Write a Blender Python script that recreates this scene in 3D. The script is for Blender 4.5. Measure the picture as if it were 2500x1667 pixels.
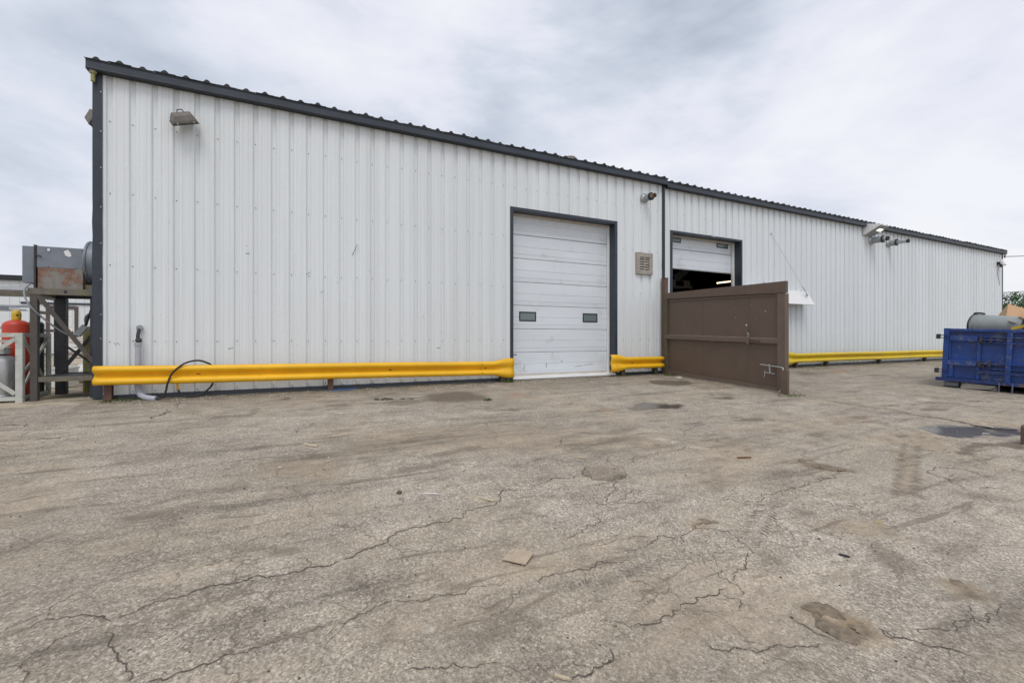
import bpy, math, random
import numpy as np
from mathutils import Vector, Matrix, noise as mnoise

for o in list(bpy.data.objects):
    bpy.data.objects.remove(o, do_unlink=True)
random.seed(7)
SC = bpy.context.scene
COL = SC.collection
R = math.radians

# ------------------------------------------------------------------ camera
# World: wall face is the plane y=0, x runs along it, z=0 is the yard at the wall.
cam_d = bpy.data.cameras.new('camera')
cam = bpy.data.objects.new('camera', cam_d)
COL.objects.link(cam)
cam_d.sensor_width = 36.0
cam_d.lens = 16.0
cam_d.shift_y = -0.0046
cam_d.clip_start = 0.05
cam_d.clip_end = 3000
cam.location = (0.0, -9.81, 1.05)
cam.rotation_euler = (R(90), 0, R(63.517 - 90))
SC.camera = cam

# ------------------------------------------------------------------ world: overcast sky
SUN_EL, SUN_AZ = 58.0, 205.0     # azimuth in degrees from +Y clockwise
w = bpy.data.worlds.new('World')
SC.world = w
w.use_nodes = True
nt = w.node_tree
nt.nodes.clear()
N, L = nt.nodes.new, nt.links.new
out = N('ShaderNodeOutputWorld')
sky = N('ShaderNodeTexSky')
sky.sky_type = 'NISHITA'
sky.sun_disc = False
sky.sun_elevation = R(SUN_EL)
sky.sun_rotation = R(SUN_AZ)
sky.air_density = 1.2
sky.dust_density = 2.0
bg_sky = N('ShaderNodeBackground')
bg_sky.inputs['Strength'].default_value = 0.11
L(sky.outputs[0], bg_sky.inputs['Color'])
tc = N('ShaderNodeTexCoord')
mp = N('ShaderNodeMapping'); L(tc.outputs['Generated'], mp.inputs[0])
mp.inputs['Location'].default_value = (5.5, 9.1, 0.4)
mp.inputs['Rotation'].default_value = (R(14), R(-10), 0)
mp.inputs['Scale'].default_value = (1.0, 1.0, 2.3)
n1 = N('ShaderNodeTexNoise'); L(mp.outputs[0], n1.inputs['Vector'])
n1.inputs['Scale'].default_value = 1.9; n1.inputs['Detail'].default_value = 6.0
n1.inputs['Roughness'].default_value = 0.55; n1.inputs['Distortion'].default_value = 0.2
rmp = N('ShaderNodeValToRGB'); L(n1.outputs['Fac'], rmp.inputs[0])
e = rmp.color_ramp.elements
e[0].position = 0.29; e[0].color = (0.50, 0.56, 0.66, 1)
e[1].position = 0.60; e[1].color = (0.93, 0.94, 0.99, 1)
m1 = e.new(0.41); m1.color = (0.68, 0.73, 0.83, 1)
m2 = e.new(0.49); m2.color = (0.83, 0.85, 0.945, 1)
bg_cl = N('ShaderNodeBackground'); bg_cl.inputs['Strength'].default_value = 1.0
L(rmp.outputs[0], bg_cl.inputs['Color'])
mx = N('ShaderNodeMixShader'); mx.inputs[0].default_value = 0.93
L(bg_sky.outputs[0], mx.inputs[1]); L(bg_cl.outputs[0], mx.inputs[2])
L(mx.outputs[0], out.inputs['Surface'])

# ------------------------------------------------------------------ sun (veiled by cloud)
sd = bpy.data.lights.new('sun', 'SUN')
sd.energy = 1.25
sd.angle = R(28)
sd.color = (1.0, 0.96, 0.9)
so = bpy.data.objects.new('sun', sd)
COL.objects.link(so)
_a = R(SUN_AZ); _e = R(SUN_EL)
_dir = Vector((math.sin(_a) * math.cos(_e), math.cos(_a) * math.cos(_e), math.sin(_e)))
so.rotation_euler = _dir.to_track_quat('Z', 'Y').to_euler()
so.location = (0, -10, 30)

SC.cycles.use_denoising = True
vs = SC.view_settings
vs.view_transform = 'Standard'
vs.look = 'None'
vs.exposure = 0.0
vs.gamma = 1.0
vs.use_curve_mapping = False

# ------------------------------------------------------------------ helpers
class MB:
    def __init__(s):
        s.v = []; s.f = []
    def add(s, vs_, fs):
        b = len(s.v); s.v += [tuple(p) for p in vs_]; s.f += [tuple(i + b for i in q) for q in fs]; return s
    def box(s, x0, x1, y0, y1, z0, z1):
        return s.add([(x0,y0,z0),(x1,y0,z0),(x1,y1,z0),(x0,y1,z0),(x0,y0,z1),(x1,y0,z1),(x1,y1,z1),(x0,y1,z1)],
                     [(0,3,2,1),(4,5,6,7),(0,1,5,4),(1,2,6,5),(2,3,7,6),(3,0,4,7)])
    def beam(s, a, b, w_, h_, up=(0, 0, 1)):
        a = Vector(a); b = Vector(b); d = (b - a).normalized(); up = Vector(up)
        sx = d.cross(up)
        if sx.length < 1e-4: sx = d.cross(Vector((1, 0, 0)))
        sx.normalize(); u = sx.cross(d)
        p = []
        for q in (a, b):
            for i, j in ((-1,-1),(1,-1),(1,1),(-1,1)):
                p.append(q + sx * i * w_ / 2 + u * j * h_ / 2)
        return s.add(p, [(3,2,1,0),(4,5,6,7),(0,1,5,4),(1,2,6,5),(2,3,7,6),(3,0,4,7)])
    def tube(s, path, r, n=8, caps=True):
        P = [Vector(p) for p in path]; k = len(P)
        rr = r if isinstance(r, (list, tuple)) else [r] * k
        t0 = (P[1] - P[0]).normalized()
        nr = t0.orthogonal().normalized(); vv = []
        for i in range(k):
            t = (P[min(i+1, k-1)] - P[max(i-1, 0)]).normalized()
            nr = (nr - t * nr.dot(t))
            nr = nr.normalized() if nr.length > 1e-6 else t.orthogonal().normalized()
            bn = t.cross(nr)
            for j in range(n):
                a = 2 * math.pi * j / n
                vv.append(P[i] + (nr * math.cos(a) + bn * math.sin(a)) * rr[i])
        ff = []
        for i in range(k - 1):
            for j in range(n):
                j2 = (j + 1) % n
                ff.append((i*n+j, i*n+j2, (i+1)*n+j2, (i+1)*n+j))
        if caps:
            ff.append(tuple(range(n - 1, -1, -1))); ff.append(tuple((k-1)*n + j for j in range(n)))
        return s.add(vv, ff)
    def lathe(s, prof, n=24, o=(0,0,0), axis=(0,0,1)):
        q = Vector((0,0,1)).rotation_difference(Vector(axis).normalized()); o = Vector(o); vv = []; ff = []
        k = len(prof)
        for r_, z_ in prof:
            for j in range(n):
                a = 2*math.pi*j/n
                vv.append(o + q @ Vector((r_*math.cos(a), r_*math.sin(a), z_)))
        for i in range(k-1):
            for j in range(n):
                j2 = (j+1) % n
                ff.append((i*n+j, i*n+j2, (i+1)*n+j2, (i+1)*n+j))
        if prof[0][0] > 1e-5: ff.append(tuple(range(n-1, -1, -1)))
        if prof[-1][0] > 1e-5: ff.append(tuple((k-1)*n+j for j in range(n)))
        return s.add(vv, ff)
    def prism(s, poly, d):
        """poly: list of 3D points (planar); extruded by vector d."""
        n = len(poly); d = Vector(d); P = [Vector(p) for p in poly]
        vv = P + [p + d for p in P]
        ff = [tuple(range(n-1, -1, -1)), tuple(range(n, 2*n))]
        ff += [(i, (i+1) % n, n + (i+1) % n, n + i) for i in range(n)]
        return s.add(vv, ff)
    def xf(s, m):
        s.v = [tuple(m @ Vector(p)) for p in s.v]; return s
    def build(s, name, mat_, parent=None, local=False, smooth=False, bevel=0.0, solid=0.0, auto=0):
        off = Vector((0, 0, 0))
        if parent is not None and not local:
            p = parent
            while p is not None:
                off += Vector(p.location); p = p.parent
        me = bpy.data.meshes.new(name)
        me.from_pydata([(a - off.x, b - off.y, c - off.z) for a, b, c in s.v], [], s.f)
        me.validate()
        import bmesh
        bm = bmesh.new(); bm.from_mesh(me)
        bmesh.ops.recalc_face_normals(bm, faces=bm.faces)
        bm.to_mesh(me); bm.free()
        if mat_ is not None: me.materials.append(mat_)
        if smooth:
            for p_ in me.polygons: p_.use_smooth = True
            if auto:
                try: me.set_sharp_from_angle(angle=R(auto))
                except Exception: pass
        o = bpy.data.objects.new(name, me)
        COL.objects.link(o)
        if parent is not None: o.parent = parent
        if solid:
            m = o.modifiers.new('solid', 'SOLIDIFY'); m.thickness = solid; m.offset = 0
        if bevel:
            m = o.modifiers.new('bevel', 'BEVEL'); m.width = bevel; m.segments = 2; m.limit_method = 'ANGLE'; m.angle_limit = R(40)
        return o

def tag(o, label=None, cat=None, group=None, kind=None):
    if label: o['label'] = label
    if cat: o['category'] = cat
    if group: o['group'] = group
    if kind: o['kind'] = kind
    return o
def thing(name, loc, label, cat, group=None, rot=(0, 0, 0)):
    o = bpy.data.objects.new(name, None)
    o.empty_display_size = 0.2
    COL.objects.link(o); o.location = loc; o.rotation_euler = rot
    return tag(o, label, cat, group)
def BX(*a): return MB().box(*a)

# ------------------------------------------------------------------ materials
def newmat(name):
    m = bpy.data.materials.new(name); m.use_nodes = True
    t = m.node_tree; b = t.nodes['Principled BSDF']
    return m, t, b
def nd(t, kind, **kw):
    n_ = t.nodes.new(kind)
    for k, v in kw.items(): setattr(n_, k, v)
    return n_
def coords(t, scale=(1,1,1), out='Object'):
    c = nd(t, 'ShaderNodeTexCoord'); m = nd(t, 'ShaderNodeMapping')
    m.inputs['Scale'].default_value = scale
    t.links.new(c.outputs[out], m.inputs[0]); return m.outputs[0]
def noise_(t, vec, scale, detail=4, rough=0.55, dist=0.0):
    n_ = nd(t, 'ShaderNodeTexNoise')
    n_.inputs['Scale'].default_value = scale; n_.inputs['Detail'].default_value = detail
    n_.inputs['Roughness'].default_value = rough; n_.inputs['Distortion'].default_value = dist
    t.links.new(vec, n_.inputs['Vector']); return n_.outputs['Fac']
def ramp(t, fac, stops):
    r = nd(t, 'ShaderNodeValToRGB'); e_ = r.color_ramp.elements
    def c4(c): return (c, c, c, 1) if isinstance(c, (int, float)) else (c[0], c[1], c[2], 1)
    e_[0].position, e_[0].color = stops[0][0], c4(stops[0][1])
    e_[1].position, e_[1].color = stops[-1][0], c4(stops[-1][1])
    for p, c in stops[1:-1]:
        k = e_.new(p); k.color = c4(c)
    t.links.new(fac, r.inputs[0]); return r.outputs[0]
def mix(t, fac, a, b, mode='MIX'):
    m = nd(t, 'ShaderNodeMix', data_type='RGBA', blend_type=mode)
    def put(sock, v):
        if isinstance(v, (int, float)): sock.default_value = v if sock.type == 'VALUE' else (v, v, v, 1)
        elif isinstance(v, tuple): sock.default_value = (v[0], v[1], v[2], 1)
        else: t.links.new(v, sock)
    put(m.inputs[0], fac); put(m.inputs[6], a); put(m.inputs[7], b)
    return m.outputs[2]
def math_(t, op, a, b=None, clamp=False):
    m = nd(t, 'ShaderNodeMath', operation=op); m.use_clamp = clamp
    for i, v in enumerate((a, b)):
        if v is None: continue
        if isinstance(v, (int, float)): m.inputs[i].default_value = v
        else: t.links.new(v, m.inputs[i])
    return m.outputs[0]
def bump(t, b, height, strength=0.3, dist=0.01):
    k = nd(t, 'ShaderNodeBump'); k.inputs['Strength'].default_value = strength; k.inputs['Distance'].default_value = dist
    t.links.new(height, k.inputs['Height']); t.links.new(k.outputs[0], b.inputs['Normal'])
def attr(t, name):
    a = nd(t, 'ShaderNodeAttribute'); a.attribute_name = name; return a.outputs['Fac']

def paint(name, col, rough=0.5, metal=0.0, var=0.12, scale=3.0, stretch=(1,1,1), rust=0.0, rustcol=(0.16,0.07,0.03), rscale=5.0, bstr=0.15, bscale=30, rnd=0.0, rlo=0.55):
    m, t, b = newmat(name)
    v = coords(t, stretch)
    n_ = noise_(t, v, scale, 6, 0.6)
    lo = tuple(c * (1 - var) for c in col); hi = tuple(min(1, c * (1 + var)) for c in col)
    c = ramp(t, n_, [(0.3, lo), (0.7, hi)])
    if rnd:
        oi = nd(t, 'ShaderNodeObjectInfo')
        k = math_(t, 'MULTIPLY_ADD', oi.outputs['Random'], rnd)
        t.nodes[-1].inputs[2].default_value = 1 - rnd / 2
        c = mix(t, 1.0, c, k, 'MULTIPLY')
    if rust:
        r = noise_(t, coords(t), rscale, 8, 0.65, 0.4)
        f = ramp(t, r, [(rlo, 0.0), (rlo + 0.09, 1.0)])
        f = math_(t, 'MULTIPLY', f, rust)
        rc = ramp(t, noise_(t, coords(t), rscale * 6, 4), [(0.3, tuple(x * 0.6 for x in rustcol)), (0.7, tuple(x * 1.5 for x in rustcol))])
        c = mix(t, f, c, rc)
    t.links.new(c, b.inputs['Base Color'])
    rr = ramp(t, n_, [(0.3, max(0.05, rough - 0.08)), (0.7, min(1, rough + 0.08))])
    t.links.new(rr, b.inputs['Roughness'])
    b.inputs['Metallic'].default_value = metal
    if bstr: bump(t, b, noise_(t, coords(t), bscale, 5), bstr, 0.004)
    return m

def siding_mat(name, col):
    m, t, b = newmat(name)
    v = coords(t, (1, 1, 1))
    st = noise_(t, coords(t, (9, 9, 0.22)), 1.6, 6, 0.62)
    big = noise_(t, v, 0.5, 4)
    c = ramp(t, st, [(0.25, tuple(x * 0.93 for x in col)), (0.75, tuple(min(1, x * 1.05) for x in col))])
    c = mix(t, ramp(t, big, [(0.35, 0.0), (0.75, 0.28)]), c, (col[0] * .90, col[1] * .90, col[2] * .86))
    # run-off streaks and scuffs with a shape of their own
    g = noise_(t, coords(t, (14, 14, 0.5)), 2.2, 7, 0.7)
    c = mix(t, ramp(t, g, [(0.60, 0.0), (0.78, 0.45)]), c, (0.36, 0.345, 0.31))
    sp = noise_(t, coords(t, (1, 1, 0.45)), 26, 3, 0.6)
    c = mix(t, ramp(t, sp, [(0.73, 0.0), (0.80, 0.35)]), c, (0.3, 0.29, 0.27))
    oi = nd(t, 'ShaderNodeObjectInfo')
    k = nd(t, 'ShaderNodeMath', operation='MULTIPLY_ADD'); k.inputs[1].default_value = 0.06; k.inputs[2].default_value = 0.97
    t.links.new(oi.outputs['Random'], k.inputs[0])
    c = mix(t, 1.0, c, k.outputs[0], 'MULTIPLY')
    t.links.new(c, b.inputs['Base Color'])
    b.inputs['Roughness'].default_value = 0.42
    b.inputs['Specular IOR Level'].default_value = 0.4
    h = math_(t, 'ADD', noise_(t, coords(t, (1, 1, 0.45)), 2.2, 3, 0.5), math_(t, 'MULTIPLY', ramp(t, noise_(t, v, 5.5, 3, 0.5), [(0.62, 0.0), (0.72, 0.35)]), 1.0))
    bump(t, b, h, 0.45, 0.016)
    return m

def scuffed(name, col, dark):
    """Painted steel with long scrapes, chips and dull patches."""
    m, t, b = newmat(name)
    v = coords(t)
    n_ = noise_(t, v, 1.3, 5, 0.6)
    c = ramp(t, n_, [(0.3, tuple(x * 0.88 for x in col)), (0.7, tuple(min(1, x * 1.05) for x in col))])
    sc_ = noise_(t, coords(t, (0.5, 3, 12)), 4.5, 6, 0.7)
    c = mix(t, ramp(t, sc_, [(0.63, 0.0), (0.72, 0.55)]), c, dark)
    ch = noise_(t, v, 17, 6, 0.72, 0.6)
    c = mix(t, ramp(t, ch, [(0.665, 0.0), (0.70, 0.8)]), c, (0.13, 0.07, 0.03))
    gm = noise_(t, coords(t, (1, 1, 0.5)), 5, 7, 0.7)
    c = mix(t, ramp(t, gm, [(0.55, 0.0), (0.75, 0.4)]), c, (col[0] * .55, col[1] * .5, col[2] + .02))
    t.links.new(c, b.inputs['Base Color'])
    t.links.new(ramp(t, n_, [(0.3, 0.36), (0.7, 0.55)]), b.inputs['Roughness'])
    bump(t, b, noise_(t, coords(t, (0.6, 1, 1.4)), 3.5, 4, 0.55), 0.45, 0.02)
    return m
M = {}
M['siding'] = siding_mat('white_siding', (0.755, 0.79, 0.805))
M['siding_b'] = siding_mat('white_siding_b', (0.74, 0.78, 0.80))
M['trim'] = paint('charcoal_trim', (0.032, 0.042, 0.057), 0.45, var=0.22, scale=2, stretch=(1, 1, 1), rust=0.25, rustcol=(0.2, 0.21, 0.22), rscale=9, rlo=0.66)
M['roof'] = paint('charcoal_roof', (0.022, 0.025, 0.03), 0.65, var=0.2, scale=4)
M['door'] = paint('white_door', (0.72, 0.765, 0.805), 0.38, var=0.05, scale=1.2, stretch=(0.6, 1, 2), rust=0.32, rustcol=(0.46, 0.47, 0.46), rscale=2.6, rlo=0.57, bstr=0.35, bscale=3.0)
M['white'] = paint('white_paint', (0.78, 0.78, 0.77), 0.4, var=0.05)
M['seal'] = paint('pale_wood_strip', (0.55, 0.50, 0.44), 0.7, var=0.15, scale=6)
M['yellow'] = scuffed('yellow_paint', (0.90, 0.50, 0.012), (0.42, 0.24, 0.03))
M['yellow_old'] = paint('yellow_paint', (0.86, 0.46, 0.012), 0.33, var=0.06, scale=2.5, rust=0.5, rustcol=(0.35, 0.16, 0.02), rscale=11, rlo=0.72, bstr=0.06, bscale=12)
M['yellow_b'] = scuffed('lemon_paint', (0.74, 0.53, 0.012), (0.33, 0.22, 0.03))
M['yellow_b_old'] = paint('lemon_paint', (0.74, 0.53, 0.012), 0.4, var=0.07, scale=2.5, rust=0.4, rustcol=(0.3, 0.17, 0.02), rscale=9, rlo=0.7, bstr=0.06, bscale=12)
M['post_rust'] = paint('rusty_post', (0.13, 0.07, 0.05), 0.8, var=0.3, scale=9, bstr=0.4)
M['post_brown'] = paint('brown_post', (0.10, 0.085, 0.05), 0.75, var=0.25, scale=6, bstr=0.3)
M['gate'] = paint('brown_gate', (0.122, 0.086, 0.063), 0.55, var=0.10, scale=2.0, stretch=(1, 1, 0.8), rust=0.3, rustcol=(0.19, 0.16, 0.13), rscale=6, rlo=0.62, bstr=0.12, bscale=50)
M['gate_rail'] = paint('brown_gate_rail', (0.142, 0.105, 0.08), 0.6, var=0.14, scale=5, rust=0.4, rustcol=(0.24, 0.2, 0.17), rscale=12, rlo=0.66, bstr=0.2)
M['steel_post'] = paint('brown_steel', (0.125, 0.078, 0.058), 0.6, var=0.15, scale=5, rust=0.5, rustcol=(0.17, 0.07, 0.04), rscale=6)
M['galv'] = paint('galvanised', (0.46, 0.48, 0.49), 0.4, metal=0.75, var=0.15, scale=10, rust=0.2, rustcol=(0.3, 0.25, 0.2), rscale=8, rlo=0.62)
M['galv_dull'] = paint('dull_grey_metal', (0.33, 0.36, 0.37), 0.55, metal=0.2, var=0.15, scale=5, rust=0.3, rustcol=(0.22, 0.18, 0.14), rscale=7, rlo=0.6)
M['rust'] = paint('rust', (0.18, 0.085, 0.035), 0.9, var=0.4, scale=14, bstr=0.5)
M['black'] = paint('black_rubber', (0.018, 0.018, 0.02), 0.45, var=0.3, scale=8)
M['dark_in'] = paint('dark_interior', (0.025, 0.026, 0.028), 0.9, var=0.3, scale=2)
M['pvc'] = paint('grey_pvc', (0.40, 0.41, 0.47), 0.4, var=0.08, scale=5)
M['wood_grey'] = paint('weathered_wood', (0.36, 0.33, 0.29), 0.85, var=0.28, scale=4, stretch=(1, 1, 6), bstr=0.4, bscale=40)
M['wood_white'] = paint('painted_wood', (0.52, 0.53, 0.49), 0.75, var=0.16, scale=5, stretch=(1, 1, 2), rust=0.6, rustcol=(0.24, 0.25, 0.15), rscale=6, rlo=0.55, bstr=0.35)
M['lamp_house'] = paint('brown_lamp_housing', (0.17, 0.15, 0.135), 0.6, var=0.25, scale=12, rust=0.4, rustcol=(0.28, 0.25, 0.23), rscale=14)
M['stand'] = paint('stand_steel', (0.155, 0.14, 0.115), 0.7, var=0.25, scale=5, rust=0.7, rustcol=(0.17, 0.16, 0.085), rscale=5, rlo=0.5, bstr=0.25)
M['stand_brown'] = paint('stand_brown_steel', (0.085, 0.075, 0.067), 0.7, var=0.2, scale=5, rust=0.5, rustcol=(0.10, 0.075, 0.065), rscale=6, rlo=0.52, bstr=0.25)
M['stand_dark'] = paint('stand_dark_steel', (0.035, 0.036, 0.042), 0.6, var=0.3, scale=5, rust=0.3, rustcol=(0.12, 0.09, 0.06), rscale=8)
M['duct'] = paint('blue_grey_duct', (0.20, 0.225, 0.26), 0.5, metal=0.15, var=0.15, scale=4, rust=0.45, rustcol=(0.28, 0.30, 0.30), rscale=6, rlo=0.6)
M['duct_rust'] = paint('rust_streaked_panel', (0.235, 0.22, 0.195), 0.65, var=0.15, scale=3, stretch=(5, 5, 1.2), rust=0.9, rustcol=(0.19, 0.095, 0.06), rscale=4.5, rlo=0.47, bstr=0.2)
M['red'] = paint('red_cylinder', (0.50, 0.048, 0.022), 0.45, var=0.12, scale=5, rust=0.3, rustcol=(0.28, 0.06, 0.04), rscale=7)
M['cap_yellow'] = paint('yellow_cap', (0.62, 0.40, 0.03), 0.5, var=0.15, scale=10, rust=0.7, rustcol=(0.45, 0.43, 0.36), rscale=14, rlo=0.6)
M['green_dark'] = paint('dark_green_cylinder', (0.02, 0.04, 0.035), 0.45, var=0.2, scale=5)
M['olive'] = paint('olive_cylinder', (0.30, 0.29, 0.11), 0.55, var=0.12, scale=4, rust=0.4, rustcol=(0.22, 0.2, 0.1), rscale=6)
M['alu'] = paint('aluminium_tank', (0.55, 0.56, 0.57), 0.38, metal=0.7, var=0.1, scale=5)
M['brown_frame'] = paint('brown_door_frame', (0.10, 0.075, 0.07), 0.6)
M['blue'] = paint('blue_dumpster', (0.011, 0.050, 0.225), 0.42, var=0.3, scale=3.5, rust=0.8, rustcol=(0.12, 0.135, 0.16), rscale=4.5, rlo=0.545, bstr=0.3, bscale=14)
M['blue_rust'] = paint('blue_rusty', (0.012, 0.035, 0.15), 0.55, var=0.3, scale=5, rust=0.9, rustcol=(0.12, 0.085, 0.06), rscale=6, rlo=0.52, bstr=0.35, bscale=18)
M['dark_metal'] = paint('dark_metal', (0.045, 0.045, 0.055), 0.6, metal=0.3, var=0.3, scale=8, rust=0.4, rustcol=(0.1, 0.06, 0.04))
M['can'] = paint('grey_plastic', (0.27, 0.30, 0.295), 0.5, var=0.12, scale=4, rust=0.35, rustcol=(0.2, 0.2, 0.19), rscale=6, rlo=0.6)
M['card'] = paint('cardboard', (0.50, 0.315, 0.175), 0.85, var=0.1, scale=3, bstr=0.1)
M['card_pale'] = paint('pale_cardboard', (0.60, 0.43, 0.31), 0.85, var=0.08, scale=3, bstr=0.1)
M['card_dirty'] = paint('dirty_cardboard', (0.43, 0.345, 0.25), 0.9, var=0.16, scale=9, rust=0.5, rustcol=(0.30, 0.26, 0.22), rscale=16, rlo=0.55, bstr=0.3)
M['strap'] = paint('yellow_strap', (0.55, 0.38, 0.03), 0.6)
M['bluesheet'] = paint('blue_plastic', (0.05, 0.16, 0.42), 0.5)
M['stick'] = paint('pale_wood_splinter', (0.50, 0.42, 0.30), 0.85, var=0.2, scale=20)
M['stone'] = paint('pale_stone', (0.46, 0.42, 0.36), 0.9, var=0.25, scale=14, bstr=0.5)
M['crack'] = paint('crack_dirt', (0.085, 0.074, 0.06), 0.95, var=0.35, scale=18, bstr=0.6, bscale=60)
M['tread'] = paint('tread_dirt', (0.205, 0.178, 0.148), 0.95, var=0.3, scale=18, bstr=0.5, bscale=60)
M['mud'] = paint('mud', (0.195, 0.155, 0.112), 0.9, var=0.45, scale=26, bstr=0.7, bscale=45)
M['screw'] = paint('screw_head', (0.15, 0.15, 0.16), 0.5, metal=0.5)
M['bark'] = paint('bark', (0.11, 0.085, 0.06), 0.9, var=0.3, scale=8, bstr=0.6)
m, t, b = newmat('leaf')
oi = nd(t, 'ShaderNodeTexCoord')
c = ramp(t, noise_(t, coords(t), 1.4, 5), [(0.3, (0.022, 0.07, 0.022)), (0.5, (0.04, 0.115, 0.03)), (0.72, (0.085, 0.17, 0.045))])
t.links.new(c, b.inputs['Base Color']); b.inputs['Roughness'].default_value = 0.5
M['leaf'] = m
m, t, b = newmat('weed')
c = ramp(t, noise_(t, coords(t), 9, 3), [(0.3, (0.07, 0.10, 0.03)), (0.55, (0.12, 0.16, 0.05)), (0.8, (0.22, 0.19, 0.10))])
t.links.new(c, b.inputs['Base Color']); b.inputs['Roughness'].default_value = 0.6
M['weed'] = m
m, t, b = newmat('window_glass')
b.inputs['Base Color'].default_value = (0.16, 0.2, 0.2, 1); b.inputs['Roughness'].default_value = 0.18
b.inputs['Specular IOR Level'].default_value = 0.7
M['glass'] = m
m, t, b = newmat('lit_tube')
b.inputs['Emission Color'].default_value = (1.0, 0.80, 0.5, 1); b.inputs['Emission Strength'].default_value = 4.0
M['lit'] = m
m, t, b = newmat('lit_lens')
b.inputs['Emission Color'].default_value = (0.97, 1.0, 0.85, 1); b.inputs['Emission Strength'].default_value = 1.8
M['lens'] = m

# ------------------------------------------------------------------ ground
def ground_z(x, y):
    """The yard falls gently away from the wall; it is nearly level behind the building."""
    if y < 0: z = 0.043 * max(y, -16.0)
    else: z = min(0.25, 0.02 * y)
    return z + 0.006 * math.sin(1.7 * x + 0.6 * y) * math.sin(1.3 * y - 0.4 * x)

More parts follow.
